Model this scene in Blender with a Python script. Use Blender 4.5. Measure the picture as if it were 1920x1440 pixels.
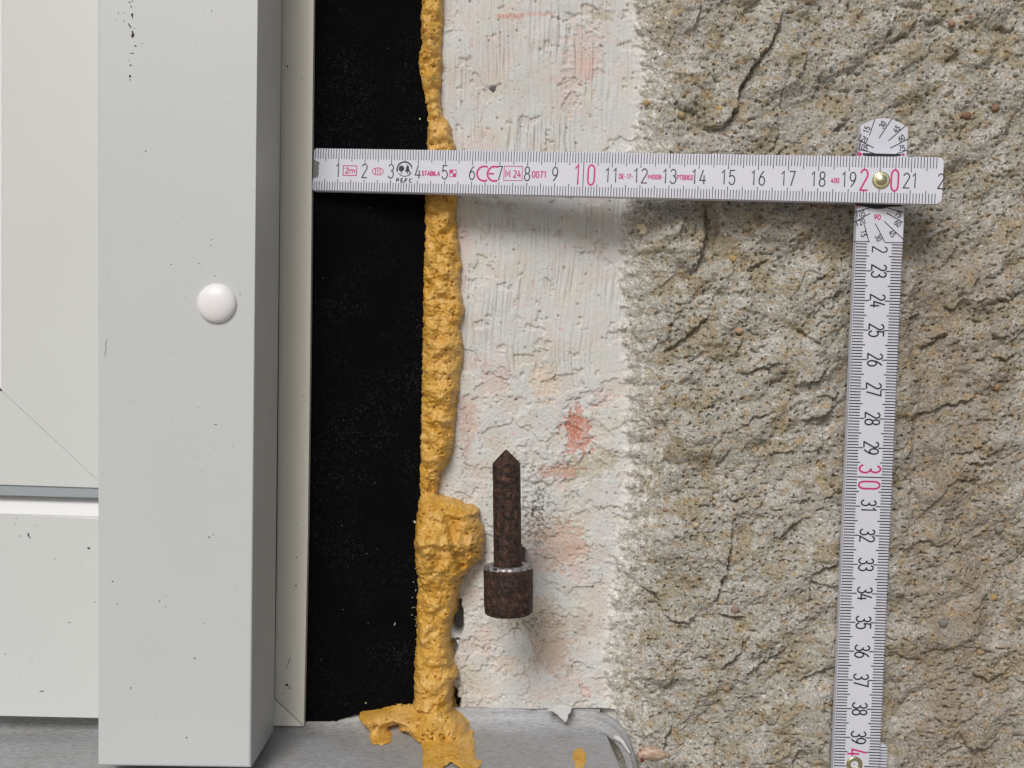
import bpy, bmesh, math, random
import numpy as np
from mathutils import Vector, Matrix

random.seed(7)
scene = bpy.context.scene
for o in list(bpy.data.objects):
    bpy.data.objects.remove(o)

# ------------------------------------------------------------------ camera, world, sun, exposure
CH = 1.2                    # camera height above the ground
F = 1980.0                  # focal length in photo pixels (1920 wide)
cam = bpy.data.cameras.new("camera")
cam.sensor_width = 36.0
cam.lens = 36.0 * F / 1920.0
cam.clip_start = 0.01
cam.clip_end = 400
cam_o = bpy.data.objects.new("camera", cam)
scene.collection.objects.link(cam_o)
cam_o.location = (0, 0, CH)
cam_o.rotation_euler = (math.radians(90), 0, 0)
scene.camera = cam_o

SUN = Vector((-0.31, -1.0, 0.88)).normalized()      # towards the sun: high, behind the camera, a little left
world = bpy.data.worlds.new("World")
scene.world = world
world.use_nodes = True
wn = world.node_tree
sky = wn.nodes.new("ShaderNodeTexSky")
sky.sky_type = 'NISHITA'
sky.sun_disc = False
sky.sun_elevation = math.asin(SUN.z)
sky.sun_rotation = math.atan2(SUN.x, SUN.y)
sky.air_density = 1.0
sky.dust_density = 3.8
bg = wn.nodes["Background"]
wn.links.new(sky.outputs[0], bg.inputs[0])
bg.inputs[1].default_value = 0.05
sl = bpy.data.lights.new("sun", 'SUN')
sl.energy = 1.5
sl.angle = math.radians(22)
sl.color = (1.0, 0.975, 0.935)
so = bpy.data.objects.new("sun", sl)
scene.collection.objects.link(so)
so.location = (-2, -2, 4)
so.rotation_euler = (-SUN).to_track_quat('-Z', 'Y').to_euler()
scene.view_settings.view_transform = 'Standard'
scene.view_settings.look = 'None'
scene.view_settings.exposure = 0.35
scene.view_settings.gamma = 1.0
scene.view_settings.use_curve_mapping = False


# ------------------------------------------------------------------ helpers
def P(u, v, d):
    """point at distance d in front of the lens, sighted at photo position u, v"""
    return Vector(((u - 960) * d / F, d, CH - (v - 720) * d / F))


def link(o, parent=None):
    scene.collection.objects.link(o)
    if parent is not None:
        o.parent = parent
        o.matrix_parent_inverse = parent.matrix_world.inverted()
    return o


def tag(o, label=None, cat=None, group=None, kind=None):
    if label: o['label'] = label
    if cat: o['category'] = cat
    if group: o['group'] = group
    if kind: o['kind'] = kind
    return o


def empty(name, loc, label, cat, mat=None):
    o = bpy.data.objects.new(name, None)
    o.empty_display_size = 0.01
    if mat is not None:
        o.matrix_world = mat
    else:
        o.location = loc
    link(o)
    bpy.context.view_layer.update()
    return tag(o, label, cat)


def mesh_obj(name, verts, faces, mat, parent=None, smooth=False, local=False):
    me = bpy.data.meshes.new(name)
    me.from_pydata([tuple(v) for v in verts], [], faces)
    me.materials.append(mat)
    if smooth:
        me.polygons.foreach_set("use_smooth", [True] * len(me.polygons))
    me.update()
    o = bpy.data.objects.new(name, me)
    scene.collection.objects.link(o)
    if parent is not None:
        o.parent = parent
        if not local:
            o.matrix_parent_inverse = parent.matrix_world.inverted()
    return o


def bm_obj(name, bm, mat, parent=None, smooth=False, local=False):
    me = bpy.data.meshes.new(name)
    bmesh.ops.recalc_face_normals(bm, faces=bm.faces)
    bm.to_mesh(me); bm.free()
    me.materials.append(mat)
    if smooth:
        me.polygons.foreach_set("use_smooth", [True] * len(me.polygons))
    o = bpy.data.objects.new(name, me)
    scene.collection.objects.link(o)
    if parent is not None:
        o.parent = parent
        if not local:
            o.matrix_parent_inverse = parent.matrix_world.inverted()
    return o


def prism(name, front, back, mat, parent=None, bevel=0.0, seg=2, local=False):
    """solid between two matching rings of points, front edges rounded"""
    bm = bmesh.new()
    fv = [bm.verts.new(p) for p in front]
    bv = [bm.verts.new(p) for p in back]
    n = len(fv)
    ff = bm.faces.new(fv)
    bm.faces.new(list(reversed(bv)))
    for i in range(n):
        j = (i + 1) % n
        bm.faces.new((fv[j], fv[i], bv[i], bv[j]))
    if bevel > 0:
        bmesh.ops.bevel(bm, geom=list(ff.edges), offset=bevel, segments=seg, profile=0.5, affect='EDGES')
    o = bm_obj(name, bm, mat, parent, smooth=False, local=local)
    return o


def pxprism(name, pts, d, thick, mat, parent=None, bevel=0.0, seg=2):
    """pts: (u, v) or (u, v, depth); thickness goes straight away from the viewer (+Y)"""
    fr = [P(p[0], p[1], p[2] if len(p) > 2 else d) for p in pts]
    bk = [Vector((p.x, p.y + thick, p.z)) for p in fr]
    return prism(name, fr, bk, mat, parent, bevel, seg)


def lathe(prof, centre, axis, ref, seg=48, noise=None):
    """profile of (radius, height) turned about axis"""
    a = axis.normalized()
    x = (ref - a * ref.dot(a)).normalized()
    y = a.cross(x)
    vs, fs = [], []
    for k, (r, h) in enumerate(prof):
        for i in range(seg):
            t = 2 * math.pi * i / seg
            rr = r * (1 + (noise(t, h) if noise else 0))
            vs.append(centre + a * h + (x * math.cos(t) + y * math.sin(t)) * rr)
    for k in range(len(prof) - 1):
        for i in range(seg):
            j = (i + 1) % seg
            fs.append((k * seg + i, k * seg + j, (k + 1) * seg + j, (k + 1) * seg + i))
    fs.append(tuple(range(seg - 1, -1, -1)))
    fs.append(tuple((len(prof) - 1) * seg + i for i in range(seg)))
    return vs, fs


# --- numpy noise
_rng = np.random.RandomState(3)
_perm = np.concatenate([_rng.permutation(512)] * 3).astype(np.int32)
_ang = _rng.rand(512) * 2 * np.pi
_gx = np.cos(_ang).astype(np.float32); _gy = np.sin(_ang).astype(np.float32)
_rv = _rng.rand(512).astype(np.float32)


def perlin(x, y, seed=0):
    x = np.asarray(x, np.float32); y = np.asarray(y, np.float32)
    xi = np.floor(x).astype(np.int32); yi = np.floor(y).astype(np.int32)
    xf = x - xi; yf = y - yi
    u = xf * xf * xf * (xf * (xf * 6 - 15) + 10); w = yf * yf * yf * (yf * (yf * 6 - 15) + 10)
    s = (seed * 37) % 512

    def g(ix, iy, dx, dy):
        h = _perm[(_perm[(ix + s) & 511] + iy) & 511]
        return _gx[h] * dx + _gy[h] * dy
    a = g(xi, yi, xf, yf); b = g(xi + 1, yi, xf - 1, yf)
    c = g(xi, yi + 1, xf, yf - 1); d = g(xi + 1, yi + 1, xf - 1, yf - 1)
    return (a + u * (b - a) + w * ((c + u * (d - c)) - (a + u * (b - a)))) * 1.5


def fbm(x, y, oct=4, seed=0, gain=0.5):
    t = 0; a = 1.0
    for k in range(oct):
        t = t + a * perlin(x * 2 ** k, y * 2 ** k, seed + k * 5)
        a *= gain
    return t


def worley(x, y, seed=0):
    """distance to the nearest point, its random value, its distance gap to the second"""
    xi = np.floor(x).astype(np.int32); yi = np.floor(y).astype(np.int32)
    best = np.full(x.shape, 9, np.float32); sec = best.copy(); val = np.zeros(x.shape, np.float32)
    s = (seed * 91) % 512
    for dx in (-1, 0, 1):
        for dy in (-1, 0, 1):
            h = _perm[(_perm[(xi + dx + s) & 511] + yi + dy) & 511]
            px = xi + dx + _rv[h]; py = yi + dy + _rv[(h + 101) & 511]
            d = np.hypot(px - x, py - y).astype(np.float32)
            m = d < best
            sec = np.where(m, best, np.minimum(sec, d))
            val = np.where(m, _rv[(h + 211) & 511], val)
            best = np.where(m, d, best)
    return best, val, sec - best


def sstep(a, b, x):
    t = np.clip((x - a) / (b - a), 0, 1)
    return t * t * (3 - 2 * t)


def polydist(u, v, pts):
    """distance to a polyline, side (positive = left of its direction on the picture), place along it 0..1"""
    best = np.full(u.shape, 1e9, np.float32); side = np.zeros_like(best); along = np.zeros_like(best)
    n = len(pts) - 1
    for i in range(n):
        ax, ay = pts[i]; bx, by = pts[i + 1]
        dx, dy = bx - ax, by - ay
        L2 = dx * dx + dy * dy
        t = np.clip(((u - ax) * dx + (v - ay) * dy) / L2, 0, 1)
        d = np.hypot(u - (ax + t * dx), v - (ay + t * dy))
        cr = dx * (v - ay) - dy * (u - ax)
        m = d < best
        best = np.where(m, d, best); side = np.where(m, np.where(cr < 0, 1, -1), side)
        along = np.where(m, (i + t) / n, along)
    return best, side, along


# --- materials
def mat(name, col, rough=0.5, metal=0.0, spec=0.5):
    m = bpy.data.materials.new(name)
    m.use_nodes = True
    b = m.node_tree.nodes["Principled BSDF"]
    b.inputs["Base Color"].default_value = (*col, 1)
    b.inputs["Roughness"].default_value = rough
    b.inputs["Metallic"].default_value = metal
    b.inputs["Specular IOR Level"].default_value = spec
    return m


class NT:
    def __init__(s, m):
        s.m = m; s.t = m.node_tree; s.b = s.t.nodes["Principled BSDF"]
        s.co = s.t.nodes.new("ShaderNodeTexCoord").outputs["Object"]

    def n(s, typ, **kw):
        x = s.t.nodes.new(typ)
        for k, v in kw.items():
            setattr(x, k, v)
        return x

    def l(s, a, b): s.t.links.new(a, b)

    def mapping(s, scale):
        mp = s.n("ShaderNodeMapping")
        mp.inputs["Scale"].default_value = scale
        s.l(s.co, mp.inputs["Vector"])
        return mp.outputs[0]

    def noise(s, scale, detail=3, rough=0.5, vec=None):
        x = s.n("ShaderNodeTexNoise")
        x.inputs["Scale"].default_value = scale
        x.inputs["Detail"].default_value = detail
        x.inputs["Roughness"].default_value = rough
        s.l(vec if vec is not None else s.co, x.inputs["Vector"])
        return x.outputs["Fac"]

    def voronoi(s, scale, feature='F1'):
        x = s.n("ShaderNodeTexVoronoi", feature=feature)
        x.inputs["Scale"].default_value = scale
        s.l(s.co, x.inputs["Vector"])
        return x

    def ramp(s, fac, stops):
        r = s.n("ShaderNodeValToRGB")
        el = r.color_ramp.elements
        while len(el) < len(stops): el.new(0.5)
        for e, (p, c) in zip(el, stops):
            e.position = p; e.color = (*c, 1) if len(c) == 3 else c
        s.l(fac, r.inputs[0])
        return r.outputs[0]

    def mix(s, fac, a, b, blend='MIX'):
        x = s.n("ShaderNodeMix", data_type='RGBA', blend_type=blend)
        if isinstance(fac, (int, float)): x.inputs[0].default_value = fac
        else: s.l(fac, x.inputs[0])
        for i, q in ((6, a), (7, b)):
            if isinstance(q, tuple): x.inputs[i].default_value = (*q, 1)
            else: s.l(q, x.inputs[i])
        return x.outputs[2]

    def bump(s, h, dist, strength=1.0, prev=None):
        x = s.n("ShaderNodeBump")
        x.inputs["Distance"].default_value = dist
        x.inputs["Strength"].default_value = strength
        s.l(h, x.inputs["Height"])
        if prev is not None: s.l(prev, x.inputs["Normal"])
        s.l(x.outputs[0], s.b.inputs["Normal"])
        return x.outputs[0]

    def base(s, c): s.l(c, s.b.inputs["Base Color"])
    def roughness(s, c): s.l(c, s.b.inputs["Roughness"])


def make_plastic(name, c):
    m = mat(name, c, 0.38)
    t = NT(m)
    big = t.ramp(t.noise(14, 3), [(0.35, tuple(x * 0.975 for x in c)), (0.65, c)])
    dots = t.ramp(t.noise(700, 1, 0.4), [(0.16, (0.62, 0.60, 0.56)), (0.19, (1, 1, 1))])
    t.base(t.mix(1.0, big, dots, 'MULTIPLY'))
    t.bump(t.noise(900, 2), 0.00002, 0.5)
    t.roughness(t.ramp(t.noise(60, 3), [(0.3, (0.34,) * 3), (0.7, (0.46,) * 3)]))
    return m


M = {}
M['pvc'] = make_plastic("white_pvc", (0.635, 0.665, 0.665))
M['rail'] = make_plastic("powder_coated_rail", (0.575, 0.61, 0.62))
M['cream'] = make_plastic("cream_pvc", (0.76, 0.745, 0.66))
M['cap'] = mat("white_cap", (0.84, 0.84, 0.87), 0.35)
M['gasket'] = mat("grey_gasket", (0.33, 0.37, 0.40), 0.6)
M['glass'] = mat("window_glass", (0.02, 0.025, 0.025), 0.03)

m = mat("black_foam_tape", (0.006, 0.006, 0.006), 1.0, spec=0.03); t = NT(m)
sp = t.ramp(t.noise(1500, 1, 0.3), [(0.55, (0.004, 0.004, 0.0045)), (0.78, (0.022, 0.022, 0.023))])
t.base(t.mix(t.ramp(t.noise(60, 3), [(0.4, (0, 0, 0)), (0.7, (1, 1, 1))]), (0.0040, 0.0040, 0.0045), sp))
t.bump(t.noise(1800, 3, 0.7), 0.0004, 0.9)
M['tape'] = m

m = mat("yellow_pu_foam", (0.78, 0.40, 0.05), 0.40); t = NT(m)
c1 = t.ramp(t.noise(170, 5, 0.65), [(0.25, (0.46, 0.22, 0.015)), (0.42, (0.58, 0.315, 0.045)), (0.60, (0.66, 0.40, 0.095)), (0.80, (0.70, 0.50, 0.22))])
c2 = t.ramp(t.noise(900, 2, 0.5), [(0.22, (0.38, 0.25, 0.14)), (0.33, (1, 1, 1))])
c3 = t.mix(t.ramp(t.noise(45, 3), [(0.52, (0, 0, 0)), (0.72, (0.55,) * 3)]), c1, (0.70, 0.44, 0.17))
t.base(t.mix(0.8, c3, c2, 'MULTIPLY'))
t.b.inputs["Subsurface Weight"].default_value = 0.12
t.b.inputs["Subsurface Radius"].default_value = (0.002, 0.0012, 0.0004)
t.b.inputs["Subsurface Scale"].default_value = 1.0
bp = t.bump(t.noise(600, 3, 0.55), 0.00045, 0.8)
t.bump(t.voronoi(1000).outputs["Distance"], 0.0003, 0.7, bp)
M['foam'] = m

m = mat("rusty_iron", (0.05, 0.035, 0.03), 0.58, 0.25, 0.5); t = NT(m)
rust = t.ramp(t.noise(520, 5, 0.75), [(0.36, (0.005, 0.004, 0.0035)), (0.46, (0.034, 0.019, 0.014)), (0.57, (0.080, 0.040, 0.027)), (0.71, (0.20, 0.10, 0.07))])
t.base(rust)
bp = t.bump(t.noise(700, 4, 0.7), 0.0012, 1.0)
M['rust'] = m
m = mat("worn_iron_edge", (0.35, 0.33, 0.33), 0.45, 0.6); t = NT(m)
t.base(t.ramp(t.noise(700, 4, 0.7), [(0.40, (0.05, 0.035, 0.03)), (0.55, (0.42, 0.41, 0.42))]))
t.bump(t.noise(900, 3), 0.0003, 0.7)
M['worn'] = m

m = mat("brushed_aluminium_sill", (0.5, 0.52, 0.55), 0.5, 0.15); t = NT(m)
v = t.mapping((420, 2300, 1800))
st = t.ramp(t.noise(1.0, 4, 0.65, v), [(0.28, (0.22, 0.23, 0.245)), (0.50, (0.37, 0.385, 0.41)), (0.75, (0.52, 0.535, 0.57))])
di = t.ramp(t.noise(35, 4, 0.6), [(0.36, (0.84, 0.81, 0.72)), (0.66, (1, 1, 1))])
t.base(t.mix(0.8, st, di, 'MULTIPLY'))
t.bump(t.noise(1.0, 4, 0.7, v), 0.00015, 0.5)
t.roughness(t.ramp(t.noise(1.0, 3, 0.6, v), [(0.3, (0.5,) * 3), (0.7, (0.68,) * 3)]))
M['sill'] = m

m = mat("rule_lacquer", (0.66, 0.67, 0.76), 0.42); t = NT(m)
t.base(t.ramp(t.noise(60, 4, 0.6), [(0.3, (0.655, 0.68, 0.785)), (0.7, (0.69, 0.715, 0.82))]))
M['rule'] = m
M['black'] = mat("black_print", (0.016, 0.017, 0.025), 0.5)
M['pink'] = mat("magenta_print", (0.60, 0.03, 0.20), 0.5)
M['brass'] = mat("brass_rivet", (0.62, 0.60, 0.38), 0.22, 0.9)
M['steel'] = mat("grey_end_metal", (0.20, 0.205, 0.20), 0.45, 0.5)
M['dirt'] = mat("dark_dirt", (0.05, 0.045, 0.035), 0.9)
M['dirt2'] = mat("pale_dirt", (0.30, 0.29, 0.26), 0.9)
M['silicone'] = mat("clear_sealant", (0.62, 0.64, 0.66), 0.25)

# rough render: colour attribute times grain colour
m = mat("rough_lime_render", (0.4, 0.38, 0.32), 0.95, spec=0.15); t = NT(m)
at = t.n("ShaderNodeAttribute", attribute_name="paint").outputs["Color"]
vo = t.voronoi(2000)
sep = t.n("ShaderNodeSeparateColor"); t.l(vo.outputs["Color"], sep.inputs[0])
gr = t.ramp(sep.outputs[0], [(0.0, (0.55, 0.51, 0.46)), (0.10, (0.87, 0.85, 0.81)), (0.6, (1.0, 0.99, 0.97)), (0.90, (1.14, 1.13, 1.10)), (0.98, (1.45, 1.45, 1.45))])
t.base(t.mix(1.0, at, gr, 'MULTIPLY'))
bp = t.bump(t.noise(1500, 3, 0.6), 0.00035, 0.55)
M['render'] = m
m = mat("painted_plaster", (0.7, 0.7, 0.68), 0.85, spec=0.25); t = NT(m)
at = t.n("ShaderNodeAttribute", attribute_name="paint").outputs["Color"]
gr = t.ramp(t.noise(1600, 2, 0.6), [(0.30, (0.86, 0.84, 0.81)), (0.5, (1, 1, 1))])
t.base(t.mix(1.0, at, gr, 'MULTIPLY'))
t.bump(t.noise(1300, 3, 0.6), 0.00012, 0.5)
M['paint'] = m
m = mat("ground_paving", (0.33, 0.28, 0.21), 0.9); t = NT(m)
t.base(t.ramp(t.noise(3, 5), [(0.3, (0.30, 0.25, 0.185)), (0.7, (0.37, 0.32, 0.245))]))
M['ground'] = m

# ------------------------------------------------------------------ unseen ground in front of the wall, added for its bounce light
g = mesh_obj("ground", [(-60, -80, 0), (60, -80, 0), (60, 1.0, 0), (-60, 1.0, 0)], [(0, 1, 2, 3)], M['ground'])
tag(g, kind='structure')

# ------------------------------------------------------------------ wall: painted reveal and rough render
WH = empty("plastered_wall", (0.1, 0.40, 0), "old plastered house wall, whitewashed strip beside the window and rough grey render to the right", "wall")


def axis(a, b, step, lo, hi, grow=1.18):
    c = list(np.arange(a, b + step * .5, step))
    s = step; x = c[-1]
    while x < hi:
        s *= grow; x += s; c.append(x)
    s = step; x = c[0]; pre = []
    while x > lo:
        s *= grow; x -= s; pre.append(x)
    return np.array(pre[::-1] + c, np.float32)


ua = axis(782, 1950, 1.65, 782, 4200)
va = axis(-26, 1466, 1.65, -1500, 2900)
U, V = np.meshgrid(ua, va)
NV, NU = U.shape

BND = np.interp(V, [-2000, 0, 60, 130, 210, 270, 330, 420, 500, 640, 720, 800, 870, 930, 1000, 1080, 1150, 1230, 1300, 1380, 3000],
                [1190, 1188, 1196, 1203, 1200, 1186, 1172, 1166, 1163, 1166, 1178, 1170, 1186, 1178, 1163, 1152, 1144, 1136, 1142, 1160, 1160]).astype(np.float32)
wob = 7 * perlin(V / 21, U * 0 + 3.3, 3) + 1.5 * perlin(U / 6, V / 6, 4) + 5 * perlin(V / 62, V * 0 + 1.7, 45) + 4 * perlin(U / 14, V / 11, 41) + 5 * fbm(U / 20 + 7, V / 20, 2, 42, .45)
S = U - (BND + wob)                                   # >0 render, <0 paint

base = np.interp(U, [700, 830, 1150], [0.3950, 0.3945, 0.3912]).astype(np.float32)
rise = sstep(-8, 40, S) * 0.0030 + sstep(-20, 320, S) * 0.0115 + 0.0010 * sstep(-3, 10, S)
base = base - rise - 0.0015 * sstep(1150, 1230, U)
base = base + 0.0022 * np.exp(-((U - 1255) / 60) ** 2) * sstep(0, 30, S) * 0

# rough render relief, metres towards the viewer
wu = U + 9 * perlin(U / 60, V / 60, 21) + 3 * perlin(U / 15, V / 15, 22)
wv = V + 9 * perlin(U / 60 + 9, V / 60, 23) + 3 * perlin(U / 15 + 9, V / 15, 24)
# slanting lumps: stretch along a rising diagonal as a trowel left them
du = (wu * 0.80 - wv * 0.60); dv = (wu * 0.60 + wv * 0.80)
hr = 0.0018 * fbm(du / 150, dv / 95, 2, 31)
rid = 1 - np.abs(fbm(du / 90, dv / 48, 3, 33))
hr += 0.0009 * (rid - 0.6)
lx = du / 92 + 0.30 * perlin(U / 50, V / 50, 34); ly = dv / 60 + 0.30 * perlin(U / 50 + 5, V / 50, 35)
d1, v1, g1 = worley(lx, ly, 23)
hr += 0.0040 * (1 - np.minimum(d1, 1.1) ** 2) * (0.25 + 0.75 * v1) * sstep(-.45, .25, perlin(U / 140, V / 140, 36))
lx = du / 44 + 0.28 * perlin(U / 26, V / 26, 37); ly = dv / 30 + 0.28 * perlin(U / 26 + 5, V / 26, 38)
d1, v1, g1 = worley(lx, ly, 29)
hr += 0.0017 * (1 - np.minimum(d1, 1.1) ** 2) * v1 * sstep(-.3, .4, perlin(U / 75, V / 75, 40))
hr += 0.00040 * fbm(wu / 26, wv / 19, 3, 39)
hf = 0.00020 * fbm(U / 9.5, V / 7.5, 2, 43)
wd, wval, wgap = worley(U / 4.2 + 0.3 * perlin(U / 9, V / 9, 51), V / 3.6, 5)
hf += (0.00042 * (0.55 - wd) * (0.45 + wval)) 
hf += 0.00016 * perlin(U / 2.6, V / 2.6, 47)
for cu, cv, ru, rv, hh_ in [(1255, 450, 62, 62, .0030), (1332, 425, 16, 46, -.0030), (1425, 120, 48, 95, .0022), (1250, 1005, 92, 62, .0026), (1500, 690, 62, 44, .0022), (1470, 430, 70, 34, .0016),
                             (1838, 540, 60, 62, .0028), (1775, 470, 40, 40, -.0020), (1735, 640, 34, 120, -.0026), (1725, 900, 26, 200, -.0022), (1790, 1120, 62, 80, .0018), (1860, 800, 60, 60, .0020),
                             (1380, 30, 50, 40, -.0022), (1690, 140, 70, 60, .0018), (1520, 250, 60, 50, .0015), (1440, 1180, 60, 50, .0022), (1500, 1340, 70, 60, .0020), (1290, 1300, 60, 50, .0018), (1480, 560, 60, 50, .0014)]:
    dd_ = np.hypot((wu - cu) / ru, (wv - cv) / rv)
    hr += hh_ * (1 - sstep(0.45, 1.15, dd_))
pit = sstep(0.50, 0.62, perlin(U / 9, V / 8, 61) + 0.25 * perlin(U / 90, V / 90, 62))
hf -= 0.0013 * pit
pr_d, pr_v, _ = worley(U / 24, V / 24, 77)
hf -= 0.0013 * sstep(0.10, 0.05, pr_d) * (pr_v > .4)

LEDGES = [  # polyline (raised side on its right hand going down), height m, reach px
    ([(1468, 18), (1455, 62), (1432, 98), (1405, 135), (1385, 168), (1378, 212), (1352, 241), (1318, 243)], .0036, 46),
    ([(1312, 12), (1308, 34), (1303, 58)], .0016, 22),
    ([(1510, 102), (1506, 126), (1498, 152)], .0016, 22),
    ([(1676, 28), (1668, 52), (1652, 80)], .0016, 26),
    ([(1450, 215), (1458, 255), (1440, 290)], .0016, 30),
    ([(1585, 228), (1562, 246)], .0018, 18),
    ([(1322, 385), (1320, 440), (1312, 482), (1296, 516)], .0034, 48),
    ([(1540, 398), (1500, 414), (1462, 420), (1430, 409)], .0024, 34),
    ([(1428, 493), (1404, 503)], .0022, 18),
    ([(1545, 516), (1522, 530)], .0018, 16),
    ([(1334, 588), (1300, 616), (1270, 645), (1240, 662)], .0024, 34),
    ([(1398, 633), (1386, 650), (1378, 668)], .0016, 18),
    ([(1395, 545), (1375, 549)], .0014, 12),
    ([(1542, 648), (1515, 634), (1490, 614)], .0016, 20),
    ([(1460, 678), (1420, 693), (1380, 702)], .0020, 30),
    ([(1545, 690), (1530, 715), (1480, 722)], .0020, 40),
    ([(1560, 760), (1540, 780), (1500, 790)], .0020, 34),
    ([(1450, 770), (1410, 784), (1380, 806)], .0015, 28),
    ([(1215, 790), (1190, 792), (1172, 776)], .0020, 26),
    ([(1490, 846), (1455, 850), (1440, 848)], .0016, 20),
    ([(1370, 835), (1350, 862), (1336, 876)], .0015, 24),
    ([(1375, 960), (1368, 1012), (1360, 1062), (1345, 1108), (1334, 1132)], .0028, 44),
    ([(1400, 930), (1375, 938), (1362, 930)], .0018, 20),
    ([(1518, 934), (1488, 942)], .0016, 20),
    ([(1502, 972), (1474, 994), (1461, 1010)], .0022, 28),
    ([(1400, 1154), (1372, 1156), (1350, 1148)], .0022, 26),
    ([(1240, 1124), (1212, 1102), (1188, 1088), (1165, 1068)], .0022, 30),
    ([(1305, 1150), (1288, 1164), (1262, 1160), (1236, 1142)], .0022, 24),
    ([(1326, 1224), (1310, 1227)], .0016, 16),
    ([(1398, 1192), (1376, 1228), (1346, 1256)], .0026, 30),
    ([(1480, 1212), (1430, 1238), (1392, 1268)], .0020, 34),
    ([(1545, 1250), (1520, 1262), (1495, 1279)], .0018, 24),
    ([(1256, 1252), (1257, 1284)], .0018, 24),
    ([(1262, 1355), (1245, 1378), (1238, 1404)], .0028, 26),
    ([(1206, 1310), (1203, 1345)], .0014, 20),
    ([(1570, 1056), (1545, 1062), (1520, 1076)], .0022, 30),
    ([(1500, 1404), (1486, 1425), (1484, 1448)], .0024, 24),
    ([(1340, 1382), (1338, 1420)], .0016, 16),
    ([(1832, 508), (1818, 535), (1812, 555)], .0020, 26),
    ([(1800, 560), (1782, 580), (1764, 570)], .0018, 24),
    ([(1726, 580), (1718, 594), (1702, 596)], .0022, 18),
    ([(1912, 545), (1880, 562), (1858, 560)], .0022, 34),
    ([(1780, 618), (1750, 640), (1720, 655)], .0018, 28),
    ([(1905, 662), (1880, 674), (1850, 668)], .0018, 24),
    ([(1832, 742), (1800, 756), (1770, 758), (1740, 770)], .0018, 26),
    ([(1850, 818), (1820, 846), (1790, 852)], .0018, 30),
    ([(1862, 866), (1830, 872), (1800, 862)], .0014, 22),
    ([(1800, 972), (1796, 1010), (1770, 1050)], .0016, 34),
    ([(1850, 1100), (1828, 1126), (1815, 1150)], .0020, 26),
    ([(1800, 1150), (1792, 1170), (1784, 1190)], .0018, 22),
    ([(1886, 1250), (1850, 1275), (1820, 1262)], .0018, 30),
    ([(1880, 1375), (1850, 1400), (1800, 1396)], .0018, 30),
    ([(1720, 30), (1700, 66), (1664, 82)], .0014, 34),
    ([(1905, 40), (1890, 60), (1860, 50)], .0014, 30),
    ([(1440, 640), (1415, 660), (1400, 640)], .0012, 20),
]
for pts, A, R in LEDGES:
    A = A * 1.5
    xs = [p[0] for p in pts]; ys = [p[1] for p in pts]
    pad = R * 3
    i0, i1 = np.searchsorted(ua, [min(xs) - pad, max(xs) + pad]); j0, j1 = np.searchsorted(va, [min(ys) - pad, max(ys) + pad])
    sl_ = (slice(j0, j1), slice(i0, i1))
    uu = U[sl_] + 4.5 * perlin(U[sl_] / 13, V[sl_] / 13, 71) + 2 * perlin(U[sl_] / 5, V[sl_] / 5, 72)
    vv = V[sl_] + 4.5 * perlin(U[sl_] / 13, V[sl_] / 13, 73) + 2 * perlin(U[sl_] / 5, V[sl_] / 5, 74)
    d, side, al = polydist(uu, vv, pts)
    endt = np.clip(np.minimum(al, 1 - al) * 5, 0, 1) ** 0.7 if len(pts) > 2 else np.clip(np.minimum(al, 1 - al) * 3 + .3, 0, 1)
    up = A * 0.42 * np.exp(-d / R)
    dn = -A * 0.42 * np.exp(-d / (R * 0.32)) - A * 0.25 * np.exp(-(d / 3.2) ** 2)
    k = sstep(-2.2, 2.2, -side * d)
    hr[sl_] += (dn * (1 - k) + up * k) * endt * np.where(d < pad, 1, 0)

# painted strip relief
sl_u = U + 0.10 * (V - 500) * sstep(330, 520, V) * sstep(760, 640, V) + 5 * perlin(U / 70, V / 140, 81)
brush = perlin(sl_u / 6.5, V / 170, 82) + 0.7 * perlin(sl_u / 3.6, V / 70, 83) + 0.45 * perlin(sl_u / 2.3, V / 34, 283)
bm_ = sstep(780, 660, V) * (0.30 + 0.9 * sstep(-.3, .5, perlin(U / 70, V / 110, 84)))
brush = brush - 0.35 * np.abs(perlin(sl_u / 5.2 + 3, V / 130, 184))
hw = 0.00062 * brush * bm_
hw += 0.0007 * fbm(U / 170, V / 170, 2, 85) + (0.00008 + 0.00016 * sstep(640, 800, V)) * fbm(U / 40, V / 44, 3, 86)
peel = sstep(0.16, 0.22, fbm(U / 58, V / 50, 4, 87, 0.55) - 0.30 + 0.48 * sstep(620, 760, V) + 0.14 * sstep(120, 0, V))
hw -= 0.00060 * peel
hw += peel * 0.00009 * fbm(U / 5, V / 5, 2, 88)
crk = np.abs(fbm(U / 75 + 3, V / 62, 4, 89, 0.6))
crack = sstep(0.016, 0.004, crk) * sstep(0.15, 0.35, perlin(U / 80, V / 80, 90) + 0.35 * sstep(540, 720, V))
hw -= 0.0005 * crack
crk2 = np.abs(perlin(sl_u / 36 + 8, V / 230, 91)); crack2 = sstep(0.022, 0.006, crk2) * sstep(0.0, 0.3, perlin(U / 60, V / 90, 92)) * bm_
hw -= 0.00035 * crack2
hw += (0.00007 + 0.00010 * sstep(620, 800, V)) * perlin(U / 5, V / 5, 93) + 0.00004 * perlin(U / 2.6, V / 2.6, 94)
pd, pv_, _ = worley(U / 9, V / 9, 9)
clus = sstep(0.20, 0.50, perlin(U / 45, V / 45, 95) + 0.22 * sstep(700, 900, V) + 0.5 * sstep(890, 850, U) * sstep(150, 250, V))
hole = sstep(0.17, 0.06, pd + 0.10 * perlin(U / 2.7, V / 2.7, 96) + .14 * (1 - pv_)) * clus
hole2 = sstep(0.055, 0.03, worley(U / 52, V / 52, 12)[0]) * (perlin(U / 70, V / 70, 13) > 0)
hw -= 0.0007 * hole + 0.0005 * hole2


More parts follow.
